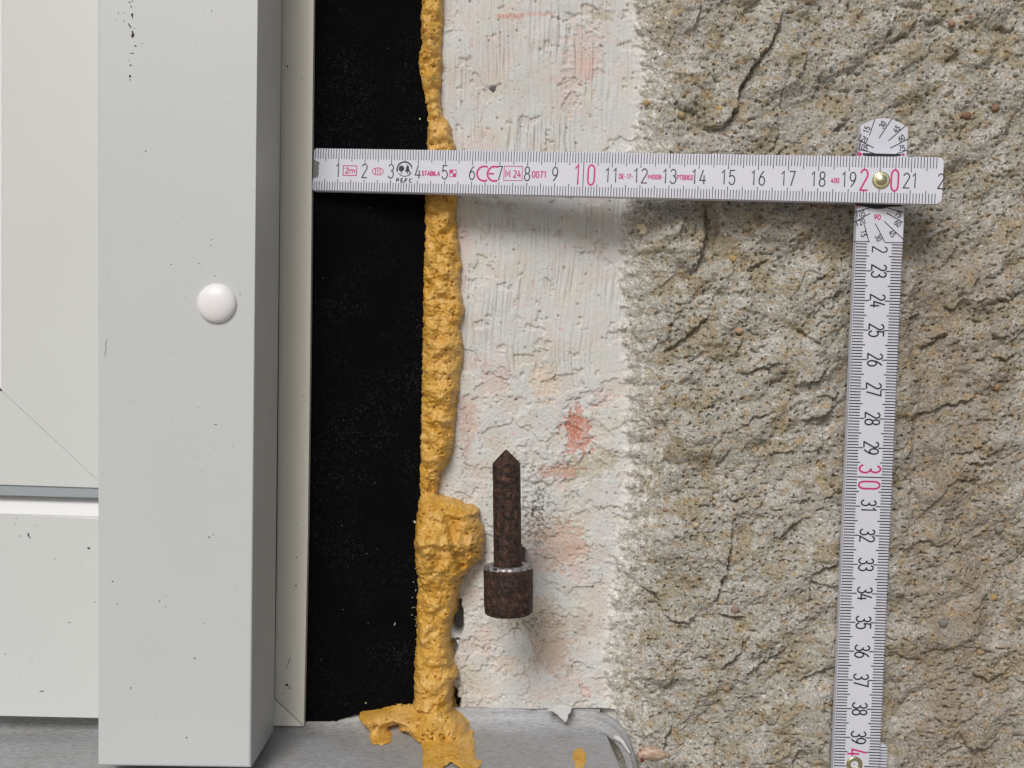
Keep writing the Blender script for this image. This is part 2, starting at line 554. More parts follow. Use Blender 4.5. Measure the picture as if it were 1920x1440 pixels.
def blob(cu, cv, ru, rv, seed=0, w=0.5):
    d = np.hypot((U - cu) / ru, (V - cv) / rv)
    d = d + w * (fbm(U / 13, V / 13, 3, 100 + seed, .6)) 
    return sstep(1.04, 0.94, d)


# real cavities beside the foam
hw -= 0.011 * blob(846, 1318, 16, 24, 1, .25) + 0.010 * blob(858, 1160, 11, 34, 2, .25) + 0.006 * blob(850, 1215, 8, 18, 3, .2)
soft = np.exp(-((U - 985) / 30) ** 2 - ((V - 1000) / 75) ** 2)
hw -= 0.0008 * np.exp(-((U - 1000) / 26) ** 2 - ((V - 960) / 80) ** 2) * np.maximum(0, 0.3 + fbm(U / 9, V / 9, 2, 120) * 1.5)
# bed of the pintle arm
kmix = sstep(-5, 12, S)
H = hw * (1 - kmix) + hf * kmix * (0.55 + 0.45 * sstep(0, 90, S)) + hr * sstep(-10, 100, S)
rim = np.exp(-(S / 12) ** 2)
H += rim * 0.0003 * (0.4 + fbm(U / 9, V / 9, 3, 130))

# --- colours (linear), the surface's own, with some shade painted in
white = np.array([0.635, 0.645, 0.64]); pinkish = np.array([0.64, 0.535, 0.51]); tan = np.array([0.60, 0.49, 0.385])
redc = np.array([0.60, 0.20, 0.13]); yellowish = np.array([0.61, 0.60, 0.52]); brown = np.array([0.20, 0.12, 0.09]); mortar = np.array([0.47, 0.44, 0.35])


def lay(C, col, w):
    return C + (col - C) * w[..., None]


C = np.broadcast_to(white, U.shape + (3,)).astype(np.float32)
C = lay(C, yellowish, 0.55 * sstep(0.0, 0.5, fbm(U / 70, V / 90, 3, 140)))
C = lay(C, np.array([.61, .64, .655]), 0.6 * sstep(0.0, 0.5, fbm(U / 80, V / 60, 3, 141)))
pk = sstep(0.10, 0.42, fbm(U / 46, V / 60, 4, 142, .6) + 0.12 * sstep(300, 60, V))
C = lay(C, pinkish, 0.36 * pk * (0.6 + 0.4 * sstep(-.2, .3, perlin(U / 4, V / 5, 143))))
pl = sstep(0.2, 0.8, peel)
C = lay(C, np.array([.62, .565, .51]), 0.62 * pl * sstep(-.2, .35, perlin(U / 60, V / 60, 144)))
for cu, cv, ru, rv, col, w in [
        (1092, 105, 34, 60, pinkish, .7), (1060, 160, 22, 42, pinkish, .55), (935, 110, 26, 50, pinkish, .45), (1100, 125, 16, 26, np.array([.70, .50, .47]), .6),
        (958, 31, 24, 5, redc, .60), (1010, 27, 34, 4, redc, .4), (1130, 28, 22, 14, mortar, .7), (1008, 330, 6, 6, redc, .5),
        (930, 712, 30, 24, pinkish, .7), (1020, 722, 26, 34, np.array([.71, .61, .51]), .8), (900, 680, 26, 16, pinkish, .5),
        (1082, 812, 27, 46, np.array([.56, .25, .18]), .85), (1078, 800, 15, 26, np.array([.52, .17, .11]), .8), (1090, 880, 40, 22, mortar, .85), (1048, 884, 38, 14, np.array([.50, .25, .17]), .75), (1140, 862, 22, 20, mortar, .8),
        (1130, 745, 20, 16, pinkish, .7), (1058, 1022, 44, 44, np.array([.60, .45, .37]), .85), (1080, 1030, 18, 10, np.array([.56, .38, .30]), .6),
        (1085, 1078, 18, 16, pinkish, .7), (1035, 1205, 38, 58, np.array([.58, .47, .385]), .85), (995, 1150, 52, 26, np.array([.58, .48, .39]), .75), (1010, 1030, 18, 40, np.array([.60, .48, .42]), .5), (1098, 1297, 16, 10, redc, .5), (905, 1200, 22, 30, np.array([.62, .55, .49]), .7), (1075, 1280, 26, 30, np.array([.64, .57, .52]), .7), (970, 1165, 50, 20, yellowish * .8, .6),
        (945, 1245, 26, 16, np.array([.70, .60, .50]), .7), (1090, 1170, 20, 24, np.array([.42, .38, .33]), .45), (1075, 1110, 14, 14, mortar, .4),
        (880, 1000, 12, 30, pinkish, .5), (875, 790, 16, 50, np.array([.62, .42, .36]), .6), (868, 470, 12, 70, pinkish, .55), (905, 265, 26, 22, pinkish, .5), (985, 345, 40, 20, pinkish, .35)]:
    n_ = int(cu * 7 + cv) % 60
    red_ = col[1] < .30
    bl_ = blob(cu, cv, ru, rv, n_, .55)
    C = lay(C, np.asarray(col, np.float32), w * bl_ * ((0.45 + 0.55 * sstep(-.25, .25, fbm(U / 4.2, V / 5.5, 2, 150))) if red_ else (0.70 + 0.30 * sstep(-.25, .25, fbm(U / 4.2, V / 5.5, 2, 150)))))
    if w > .65: H -= (1 - kmix) * 0.00042 * bl_ * (0.8 + 0.4 * perlin(U / 4, V / 4, 155))
C = lay(C, redc, 0.5 * sstep(0.60, 0.72, perlin(U / 7, V / 9, 151)) * sstep(0.05, 0.4, perlin(U / 60, V / 60, 152) + 0.2 * sstep(600, 800, V)))
C = lay(C, brown, 0.8 * hole + 0.6 * hole2)
C = lay(C, np.array([.50, .46, .38]), 0.45 * np.maximum(crack, crack2 * .6))
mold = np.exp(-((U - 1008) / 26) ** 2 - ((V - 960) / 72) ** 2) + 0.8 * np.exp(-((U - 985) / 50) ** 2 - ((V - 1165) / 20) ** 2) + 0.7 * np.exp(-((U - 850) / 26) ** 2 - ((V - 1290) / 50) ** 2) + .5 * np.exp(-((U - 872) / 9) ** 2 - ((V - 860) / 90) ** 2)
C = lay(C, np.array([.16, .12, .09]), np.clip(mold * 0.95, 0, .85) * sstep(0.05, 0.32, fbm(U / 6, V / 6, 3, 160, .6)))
C = lay(C, np.array([.05, .04, .035]), blob(846, 1318, 16, 24, 1, .25) * .8 + blob(858, 1160, 10, 32, 2, .25) * .7)  # cavities beside the foam: their shade painted in as near-black
CW = C
D = base - H
# keep the render just behind the rule lying on it
flo = 0.3692 + 0.0010 * sstep(900, 1400, V) + 0.0035 * sstep(1360, 1395, V) * sstep(1545, 1570, U) * sstep(1690, 1675, U)
D = np.where(S > 40, np.maximum(D, flo) + 0.25 * np.minimum(0, D - flo).clip(-.002, 0) * 0, D)
D = D + 0.0045 * sstep(1329, 1334, V) * sstep(1165, 1130, U)
# render colours
grey = np.array([0.40, 0.392, 0.362]); ochre = np.array([0.335, 0.285, 0.19]); pale = np.array([0.50, 0.495, 0.475]); brownish = np.array([0.295, 0.250, 0.205])
C = np.broadcast_to(grey, U.shape + (3,)).astype(np.float32)
C = lay(C, ochre, 0.62 * sstep(-0.02, 0.38, fbm(U / 80, V / 62, 4, 170, .55)))
C = lay(C, pale, 0.8 * sstep(0.05, 0.45, fbm(U / 70 + 4, V / 60, 4, 171, .6)))
C = lay(C, brownish, 0.75 * sstep(1640, 1740, U) * sstep(1960, 1800, U) * sstep(380, 560, V) * (0.6 + 0.6 * sstep(-.3, .4, fbm(U / 60, V / 60, 3, 172))).clip(0, 1))  # browner beside the upright blade, shade there put into the colour
C = lay(C, ochre * np.array([1.15, .95, .7]), 0.5 * sstep(0.35, 0.6, fbm(U / 18, V / 16, 3, 173)))
C *= (0.88 + 0.30 * (wval[..., None] - 0.3)) * (1 + 0.16 * fbm(U / 4, V / 4, 2, 174))[..., None]
C = lay(C, np.array([.06, .05, .04]), 0.75 * sstep(0.93, 0.97, wval) * sstep(.5, .3, wd))
wsp = sstep(0.25, 0.5, fbm(U / 6, V / 6, 3, 175, .6)) * sstep(75, 0, S + 20 * perlin(U / 30, V / 30, 176)) * 0.9
C = lay(C, white * 1.08, wsp)
C = lay(C, white * 1.05, 0.85 * sstep(95, 40, S + 22 * perlin(U / 30, V / 45, 182)) * sstep(0.06, 0.14, fbm(U / 15 + 3, V / 19, 4, 179, .65) - 0.5 * sstep(5, 75, S + 22 * perlin(U / 30, V / 45, 180)) + 0.12 * sstep(800, 950, V) - 0.16 * sstep(850, 700, V)))
C = lay(C, np.array([.46, .45, .42]), 0.35 * sstep(90, 0, S + 20 * perlin(U / 30, V / 30, 181)))
CR = C
wallw = sstep(-4, 6, S + 3 * perlin(U / 3, V / 3, 177))
edgew = sstep(26, -6, np.abs(S)) * sstep(-.35, .2, fbm(U / 8, V / 8, 2, 178)) * 0.85
CC = CW * (1 - wallw[..., None]) + CR * wallw[..., None]
CC = lay(CC, np.array([.72, .72, .71]), edgew)
CC = np.clip(CC, 0.01, 0.9)

X = (U - 960) * base / F * 1.0
Z = CH - (V - 720) * base / F
XYZ = np.stack([X, D, Z], -1).reshape(-1, 3)
quad_i = (np.arange(NV - 1)[:, None] * NU + np.arange(NU - 1)[None, :])
Sq = S[:-1, :-1]


def grid_part(name, mask, material, parent, label=None):
    q = quad_i[mask]
    faces = np.stack([q, q + NU, q + NU + 1, q + 1], -1)
    used, inv = np.unique(faces.ravel(), return_inverse=True)
    me = bpy.data.meshes.new(name)
    me.vertices.add(len(used)); me.vertices.foreach_set("co", XYZ[used].astype(np.float32).ravel())
    nf = len(faces)
    me.loops.add(nf * 4); me.loops.foreach_set("vertex_index", inv.astype(np.int32).ravel())
    me.polygons.add(nf); me.polygons.foreach_set("loop_start", np.arange(0, nf * 4, 4, dtype=np.int32))
    me.polygons.foreach_set("use_smooth", np.ones(nf, bool))
    ca = me.color_attributes.new("paint", 'FLOAT_COLOR', 'POINT')
    rgba = np.ones((len(used), 4), np.float32); rgba[:, :3] = CC.reshape(-1, 3)[used]
    ca.data.foreach_set("color", rgba.ravel())
    me.update(calc_edges=True); me.validate()
    me.materials.append(material)
    o = bpy.data.objects.new(name, me)
    link(o, parent)
    if label: o['label'] = label
    return o


grid_part("painted_plaster", Sq <= 0, M['paint'], WH, "flaking whitewashed plaster with brush strokes and pink patches")
grid_part("rough_render", Sq > 0, M['render'], WH, "coarse sandy grey and ochre render")


def wall_depth(u, v):
    i = int(np.clip(np.searchsorted(ua, u), 1, NU - 1)); j = int(np.clip(np.searchsorted(va, v), 1, NV - 1))
    return float(D[j, i])


# pebbles embedded in the render
PEB = [(1213, 193, 7, (.42, .29, .12)), (1278, 215, 8, (.40, .33, .18)), (1350, 203, 6, (.55, .38, .10)), (1812, 217, 11, (.26, .14, .09)), (1866, 202, 8, (.28, .17, .12)),
       (1785, 45, 8, (.36, .22, .14)), (1817, 32, 6, (.34, .20, .13)), (1375, 485, 8, (.46, .33, .15)), (1386, 620, 8, (.48, .33, .22)), (1400, 425, 9, (.34, .28, .20)),
       (1243, 726, 6, (.34, .22, .10)), (1312, 566, 6, (.31, .295, .26)), (1378, 1143, 9, (.30, .21, .17)), (1500, 1127, 7, (.36, .29, .26)), (1362, 1290, 7, (.42, .27, .18)),
       (1248, 955, 6, (.38, .26, .22)), (1868, 725, 7, (.42, .24, .12)), (1850, 1050, 9, (.40, .26, .09)), (1874, 992, 10, (.25, .23, .19)),
       (1862, 1120, 7, (.45, .30, .13)), (1768, 1168, 9, (.22, .21, .19)), (1838, 1222, 8, (.42, .31, .20)), (1838, 1302, 6, (.36, .25, .15)), (1918, 605, 8, (.48, .42, .15)),
       (1266, 915, 5, (.24, .22, .19)), (1508, 764, 5, (.18, .165, .15)), (1420, 655, 7, (.44, .39, .30)), (1322, 1060, 5, (.62, .60, .54)), (1208, 1058, 6, (.66, .64, .60)),
       (1282, 745, 5, (.44, .33, .20)), (1325, 690, 6, (.42, .30, .20)), (1600, 420, 7, (.52, .46, .34)), (1560, 910, 5, (.20, .10, .07)), (1655, 1120, 5, (.42, .33, .24)),
       (1400, 1365, 8, (.50, .46, .32)), (1456, 1345, 5, (.34, .30, .26)), (1545, 1160, 6, (.36, .34, .30)), (1305, 984, 6, (.55, .50, .34)), (1790, 425, 6, (.36, .27, .17))]
pmats = {}
for k, (u, v, r, c) in enumerate(PEB):
    bm = bmesh.new(); bmesh.ops.create_icosphere(bm, subdivisions=2, radius=1)
    rr = r * 0.368 / F
    sq = random.uniform(.75, 1.1)
    for q in bm.verts:
        n = 1 + 0.13 * math.sin(3.1 * q.co.x + k) * math.cos(2.7 * q.co.z + 2 * k) + random.uniform(-.05, .05)
        q.co = Vector((q.co.x * rr * n, q.co.y * rr * n * .7, q.co.z * rr * n * sq))
    key = tuple(round(x, 1) for x in c)
    mm = mat("pebble_stone", c, 0.75); tt = NT(mm)
    tt.base(tt.ramp(tt.noise(900, 3), [(0.3, tuple(x * .7 for x in c)), (0.7, tuple(min(1, x * 1.15) for x in c))]))
    tt.bump(tt.noise(1500, 2), 0.0002, .6)
    o = bm_obj("pebble", bm, mm, None, smooth=True)
    cst = 1.0
    o.location = P(u, v, wall_depth(u, v) + rr * .10)
    o.parent = WH; o.matrix_parent_inverse = WH.matrix_world.inverted()
# dark chip on the paint
pxprism("pebble", [(917, 166), (923, 160), (930, 161), (929, 168), (924, 172)], wall_depth(924, 165) - .0006, .002, mat("slate_chip", (.09, .085, .09), .6), WH, .0003)
pxprism("paint_flake", [(1203, 430), (1193, 425), (1196, 420), (1203, 422), (1208, 417), (1209, 425), (1216, 428), (1210, 432), (1211, 440), (1204, 437), (1197, 440)],
        wall_depth(1202, 430) - .0016, .003, mat("cream_paint_flake", (.66, .58, .42), .8), WH, .0003)

# ------------------------------------------------------------------ sill
def sill_z(d): return CH - 0.1270 - 0.14 * (0.392 - d)


def sill_d(v):            # depth where the sight line at v meets the sill top
    k = (v - 720) / F
    return (0.1270 + 0.14 * 0.392) / (k + 0.14)


SI = empty("window_sill", (0, 0.37, sill_z(0.37)), "brushed grey aluminium window sill at the foot of the window and plaster", "window sill")
fil = [(0.3935 - 0.0095 * (1 - math.cos(q)), CH - 0.1208 - (CH - 0.1208 - sill_z(0.384)) * math.sin(q)) for q in np.linspace(0, math.pi / 2, 9)]
prof = [(0.3945, CH - 0.1206)] + fil + [(0.33, sill_z(0.33)), (0.25, sill_z(0.25)), (0.2494, sill_z(0.25) - .001), (0.2494, sill_z(0.25) - .028), (0.2506, sill_z(0.25) - .028)]
vs, fs = [], []
xs = [-0.62] + list(np.linspace(-0.2, 0.0315, 12)) + [None]
for x in xs:
    for (d, z) in prof:
        vs.append((x if x is not None else float(np.interp(d, [.355, .372, .384, .3945], [.0402, .0376, .0345, .0325])), d, z))
    vs.append((x if x is not None else .0325, 0.3928, sill_z(.33) - .012))
n = len(prof) + 1
for i in range(len(xs) - 1):
    for k in range(n - 2):
        a = i * n + k
        fs.append((a, a + 1, a + n + 1, a + n))
sill_body = mesh_obj("sill_sheet", vs, fs, M['sill'], SI, smooth=True)
# rounded upstand corner sweeping down into the end cap
outer = [(1040, 1330.5), (1085, 1330.5), (1112, 1332), (1136, 1338), (1156, 1350), (1172, 1368), (1182, 1390), (1190, 1415), (1197, 1445), (1203, 1480)]
inner = [(1040, 1362), (1076, 1363), (1100, 1366), (1120, 1371), (1138, 1379), (1151, 1390), (1162, 1404), (1171, 1424), (1179, 1450), (1185, 1482)]
vs, fs = [], []
NR = 12
for k, (a, b) in enumerate(zip(outer, inner)):
    di = sill_d(max(b[1], 1362)) - .0002
    do = min(.3930, di + .0045) - .0006 * min(1, k / 3)
    for r in range(NR + 1):
        t_ = r / NR
        d_ = di + (do - di) * (1 - math.cos(t_ * math.pi / 2)) - (.0009 * math.sin(t_ * math.pi) + .0003 * math.sin(t_ * 15)) * min(1, k / 4)
        vs.append(P(b[0] + (a[0] - b[0]) * t_, b[1] + (a[1] - b[1]) * t_, d_))
    vs.append(P(a[0] + 1, a[1], do + .006))
for k in range(len(outer) - 1):
    for r in range(NR + 1):
        a = k * (NR + 2) + r
        fs.append((a, a + 1, a + NR + 3, a + NR + 2))
ec = mesh_obj("end_cap", vs, fs, M['sill'], SI, smooth=True)
# small clear sealant lip at the corner
pts = [(1152, 1382), (1160, 1385), (1168, 1392), (1174, 1402), (1181, 1412)]


def tube(name, pts3, r, material, parent, seg=10, taper=None):
    vs, fs = [], []
    n = len(pts3)
    for i, p in enumerate(pts3):
        tdir = (pts3[min(i + 1, n - 1)] - pts3[max(i - 1, 0)]).normalized()
        a = tdir.cross(Vector((0, 1, 0)))
        if a.length < 1e-4: a = tdir.cross(Vector((1, 0, 0)))
        a.normalize(); b = tdir.cross(a)
        rr = r * (taper[i] if taper else 1)
        for k in range(seg):
            th = 2 * math.pi * k / seg
            vs.append(p + (a * math.cos(th) + b * math.sin(th)) * rr)
    for i in range(n - 1):
        for k in range(seg):
            j = (k + 1) % seg
            fs.append((i * seg + k, i * seg + j, (i + 1) * seg + j, (i + 1) * seg + k))
    fs.append(tuple(range(seg - 1, -1, -1))); fs.append(tuple((n - 1) * seg + k for k in range(seg)))
    return mesh_obj(name, vs, fs, material, parent, smooth=True)


tube("sealant_lip", [P(u, v, sill_d(v + 8) - .0012) for i, (u, v) in enumerate(pts)], .0006, M['silicone'], SI, taper=[1.7, 1.7, 1.2, .8, .4])

pxprism("plaster_splash", [(1028, 1333), (1036, 1328), (1048, 1323), (1060, 1323), (1074, 1328), (1068, 1334), (1067, 1340), (1062, 1344), (1064, 1352), (1059, 1356), (1055, 1349), (1051, 1343), (1044, 1341), (1047, 1336), (1038, 1336)],
        .3868, .0035, mat("white_splash", (.62, .63, .63), .85), WH, .0005)

# ------------------------------------------------------------------ window frame
WF = empty("window_frame", P(90, 1350, .39), "white plastic window frame with mitred corner and grey gasket, half hidden at far left", "window")
pv = M['pvc']
TOP = -900
# sash
pxprism("sash_stile", [(4, TOP), (240, TOP), (240, 952.9), (4, 733.5)], .3830, .05, pv, WF, .00006)
pxprism("sash_rail", [(4, 733.6), (240, 953.1), (240, 915), (-900, 880), (-900, 733.6)][:0] or [(-1500, 733.8), (3.4, 733.8), (199, 915.2), (-1500, 860)], .3830, .05, pv, WF, .00006)
# glazing bead (slopes back to the glass), outside the mitre
prism("glazing_bead", [P(3.6, TOP, .3826), P(3.6, 733, .3826), P(-60, 672, .3900), P(-60, TOP, .3900)],
      [P(3.6, TOP, .3826) + Vector((0, .02, 0)), P(3.6, 733, .3826) + Vector((0, .02, 0)), P(-60, 672, .3900) + Vector((0, .02, 0)), P(-60, TOP, .3900) + Vector((0, .02, 0))], M['cap'], WF, .0008)
pxprism("glass_pane", [(-55, TOP), (-55, 690), (-1500, 690), (-1500, TOP)], .396, .004, M['glass'], WF)
pxprism("gasket", [(-1500, 868), (-1500, 905), (0, 928.5), (240, 936.5), (240, 905), (0, 900)], .3836, .01, M['gasket'], WF, .0006)
# fixed frame below: sloped top, sky light put into its paler colour, then its face
a1 = [P(-1500, 880, .3885), P(0, 923.5, .3885), P(240, 932, .3885), P(240, 971, .3826), P(0, 963, .3826), P(-1500, 925, .3826)]
prism("frame_slope", a1, [p + Vector((0, .02, -.0015)) for p in a1], mat("sky_lit_pvc", (.80, .81, .83), .3), WF, .0004)
pxprism("frame_rail", [(-1500, 925.5), (0, 963.5), (240, 971.5), (240, 1347), (183, 1346), (0, 1342), (-1500, 1300)], .3824, .035, pv, WF, .0008, 3)
# outer frame stile, right of the guide rail, with its mitre
st = [(519, TOP, .3905), (590.5, TOP, .3885), (588, 0, .3885), (581, 700, .3885), (577, 1000, .3885), (569.5, 1362, .3885), (513.5, 1309, .3905), (520, 1000, .3905), (528, 0, .3905)]
pxprism("frame_stile", st, .3885, .0105, M['cream'], WF, .0004)
pxprism("frame_foot", [(512.5, 1309.8, .3905), (568.8, 1362.6, .3885), (430, 1361, .3885), (430, 1309, .3905)], .3885, .0105, M['cream'], WF, .0004)
pxprism("frame_web", [(440, TOP), (521, TOP), (521, 1360), (440, 1360)], .3912, .008, mat("seam_shade", (.20, .19, .17), .7), WF)  # dark backing strip, the shade of the seam put into its colour

# ------------------------------------------------------------------ shutter guide rail
GR = empty("shutter_guide_rail", P(330, 1437, .37), "pale grey upright guide rail with round white cap, in front of window frame", "guide rail")
fr = [P(183, TOP, .350), P(487, TOP, .350), P(483, 0, .350), P(470, 1440, .350), P(183, 1436, .350)]
bk = [P(184, TOP, .3885) + Vector((0, 0, 0)), P(529, TOP, .3885), P(528, 0, .3885), P(513.5, 1371, .3885), P(184, 1371, .3885)]
bk[0].x = fr[0].x; bk[4].x = fr[4].x
bm = bmesh.new()
fv = [bm.verts.new(p) for p in fr]; bv = [bm.verts.new(p) for p in bk]
ff = bm.faces.new(fv); bm.faces.new(list(reversed(bv)))
for i in range(5):
    j = (i + 1) % 5
    bm.faces.new((fv[j], fv[i], bv[i], bv[j]))
be = [e for e in ff.edges if abs(e.verts[0].co.x - e.verts[1].co.x) < .01 or e.verts[0].co.z < 1.1]
bmesh.ops.bevel(bm, geom=be, offset=.0009, segments=4, profile=.5, affect='EDGES')
rail = bm_obj("rail_body", bm, M['rail'], GR)
# slightly domed plastic cap
R = 37 * .35 / F
prof = [(R * .98, -.0006), (R, 0), (R * .995, .0005), (R * .95, .0011), (R * .84, .0017), (R * .66, .0022), (R * .45, .00255), (R * .22, .0027), (R * .02, .00275)]
vs, fs = lathe(prof, P(407, 569, .350), Vector((0, -1, 0)), Vector((1, 0, 0)), 56)
mesh_obj("screw_cap", vs, fs, M['cap'], GR, smooth=True)["label"] = "round white domed cap"


def marks(name, lst, d, material, parent):
    vs, fs = [], []
    for (u, v, ru, rv, ang) in lst:
        n = 9; b0 = len(vs); c_, s_ = math.cos(ang), math.sin(ang)
        for k in range(n):
            th = 2 * math.pi * k / n; q = random.uniform(.7, 1.15)
            x, y = ru * math.cos(th) * q, rv * math.sin(th) * q
            vs.append(P(u + x * c_ - y * s_, v + x * s_ + y * c_, d))
        vs.append(P(u, v, d - .00012))
        for k in range(n):
            fs.append((b0 + n, b0 + k, b0 + (k + 1) % n))
    o = mesh_obj(name, vs, fs, material, parent)
    o['kind'] = 'stuff'
    return o


dm = [(249, 66, 3, 5, 0), (248, 60, 1.5, 3, 0), (243, 48, 7, 1.2, 1.0), (248, 28, 2.2, 3.5, 0.2), (248, 33, 1, 2.5, 0), (254, 86, 3, 1.5, .5), (248, 100, 4, 1.0, .2), (245, 122, 2.4, 1.2, 0), (244, 143, 2.3, 2.8, 0), (244, 150, 1, 1.4, 0),
      (243, 4, 1.4, 1.8, 0), (248, 2, 1.6, 1, 0), (246, 12, 1.3, 2, 0), (252, 53, 1, 1, 0), (222, 25, 1.1, 1.1, 0), (232, 40, 1.4, .8, 0), (233, 24, 1, 1, 0), (397, 21, 1.4, 1.4, 0), (397, 449, 1.2, 1.2, 0), (395, 460, 1, 1, 0), (273, 283, 1.6, 1.3, 0),
      (373, 494, 1.4, 1.2, 0), (402, 517, 1.4, 1.1, 0), (450, 551, 1.4, 1, 0), (321, 496, 1.8, .8, 0), (404, 796, 3.2, .8, 0), (392, 1007, 2.6, 1, .4), (365, 1234, 2.2, 1.2, 0), (220, 1132, 1.4, 1.2, 0), (299, 1127, 1.4, 1.4, 0), (211, 1090, 2.2, 1.2, 0), (350, 1383, 1.6, 1.6, 0), (245, 1290, 1.4, 1.4, 0), (311, 1138, 1, 1, 0), (370, 855, 1, 1, 0), (400, 1003, 1, 1, 0)]
marks("dirt_marks", dm, .34994, M['dirt'], GR)
pm = [(random.uniform(200, 465), random.uniform(20, 1420), random.uniform(.6, 1.5), random.uniform(.5, 1.0), random.uniform(-.5, .5)) for _ in range(60)]
pm += [(198 + random.uniform(-3, 3), 640 + 12 * k_ / 2, .6, 5, .15) for k_ in range(5)]
marks("dust_specks", pm, .34995, M['dirt2'], GR)
marks("dirt_marks", [(539, 125, 1.6, 2.6, -.3), (535, 123, 1, 1, 0), (567, 148, 1, 1, 0), (555, 982, 1.2, 1.2, 0), (556, 1045, 1.3, 1.3, 0), (555, 1098, 1.8, 2, 0), (538, 1284, 3, 3, 0), (543, 1290, 1.6, 1.8, 0), (541, 1240, .7, 5, .1), (544, 1236, .6, 4, 0), (530, 1300, 1.4, 1, 0), (538, 1250, .6, 6, 0), (569, 742, .9, 1, 0)], .3883, M['dirt'], WF)
marks("dirt_marks", [(53, 1003, 1.6, 4.5, -.25), (56, 1008, 1.2, 1.6, 0), (38, 1005, 1.4, 1, 0), (78, 1296, 5, 1, -.1), (166, 1028, 3, 2, 0), (130, 1167, 1.6, 1.2, 0), (103, 1048, 1.2, 1, 0), (10, 1226, 1.4, 1, 0), (30, 972, 1.3, 1, 0), (28, 982, 1, 1, 0), (178, 1129, 1.4, 1, 0), (60, 1240, .9, .8, 0), (150, 1060, .9, .8, 0)], .38232, M['dirt'], WF)

# ------------------------------------------------------------------ black sealing tape
bot = [(566, 1363)] + [(u, np.interp(u, [570, 600, 640, 690, 730, 780, 820], [1362, 1358, 1348, 1333, 1325, 1318, 1316]) + random.uniform(-1.3, 1.3)) for u in np.arange(576, 816, 6)]
tape_pts = [(590, TOP, .3916), (812, TOP, .3916), (814, 0, .3916), (814, 1312, .3916)] + [(u, v, .3916) for u, v in reversed(bot)] + [(577, 1000, .3916), (584, 400, .3916)]
tp = pxprism("sealing_tape", tape_pts, .392, .012, M['tape'], None, .0006)
tag(tp, "wide black foam sealing tape running up between window frame and yellow foam", "sealing tape")
cr = [(random.gauss(782, 5), random.uniform(960, 1320), random.uniform(.6, 1.5), random.uniform(.6, 1.5), 0) for _ in range(45)]
cr += [(random.uniform(600, 780), random.uniform(10, 1310), .6, .6, 0) for _ in range(14)] + [(778, 979, 2.2, 3.4, 0), (740, 1170, 1, 3.5, .3), (787, 223, 1.6, 2.0, 0), (686, 1318, 1.4, 1.4, 0)]
marks("foam_crumbs", cr, .3914, mat("pale_crumbs", (.55, .50, .38), .8), tp)

# ------------------------------------------------------------------ expanding foam bead
L_EDGE = [(-900, 786), (-300, 789), (0, 791), (38, 788), (85, 790), (117, 783), (157, 790), (190, 796), (216, 801), (274, 800), (375, 797), (440, 796), (560, 793), (700, 791), (860, 788), (930, 787), (979, 781), (1010, 778), (1060, 780), (1080, 784), (1140, 782), (1200, 781), (1230, 778), (1280, 777), (1318, 776)]
LOW = [(750, 1317), (735, 1319), (715, 1325), (700, 1330), (675, 1337), (674, 1346), (680, 1358), (690, 1363), (693, 1372), (694, 1386), (700, 1393), (718, 1397), (733, 1391), (735, 1381), (728, 1371), (730, 1362), (740, 1357), (746, 1357), (750, 1370), (765, 1373), (775, 1380), (785, 1387), (792, 1400), (795, 1407), (792, 1420), (794, 1440), (803, 1455), (822, 1452), (832, 1438), (840, 1428), (848, 1422), (858, 1428), (868, 1438), (882, 1446), (893, 1440), (903, 1432), (903, 1424), (893, 1423), (891, 1405), (887, 1372), (880, 1366), (870, 1352), (856, 1340), (850, 1325)]
R_EDGE = [(1310, 847), (1275, 850), (1262, 860), (1252, 856), (1243, 849), (1210, 845), (1180, 843), (1160, 846), (1140, 855), (1120, 858), (1100, 862), (1080, 867), (1066, 880), (1056, 891), (1045, 905), (1020, 908), (990, 907), (966, 898), (955, 900), (946, 886), (942, 868), (934, 848), (930, 826), (926, 818), (905, 822), (890, 824), (868, 838), (850, 845), (840, 848), (800, 853), (760, 855), (730, 860), (690, 863), (665, 868), (640, 866), (610, 862), (598, 866), (580, 871), (560, 866), (540, 862), (500, 864), (460, 860), (440, 857), (400, 854), (370, 856), (276, 854), (250, 845), (236, 844), (215, 829), (190, 825), (150, 826), (100, 828), (50, 829), (0, 830), (-300, 828), (-900, 833)]
poly = [(u, v) for v, u in L_EDGE] + LOW + [(u, v) for v, u in R_EDGE]


def inside(u, v, poly):
    r = np.zeros(u.shape, bool); n = len(poly)
    for i in range(n):
        x1, y1 = poly[i]; x2, y2 = poly[(i + 1) % n]
        if y1 == y2: continue
        c = ((y1 > v) != (y2 > v)) & (u < (x2 - x1) * (v - y1) / (y2 - y1) + x1)
        r ^= c
    return r


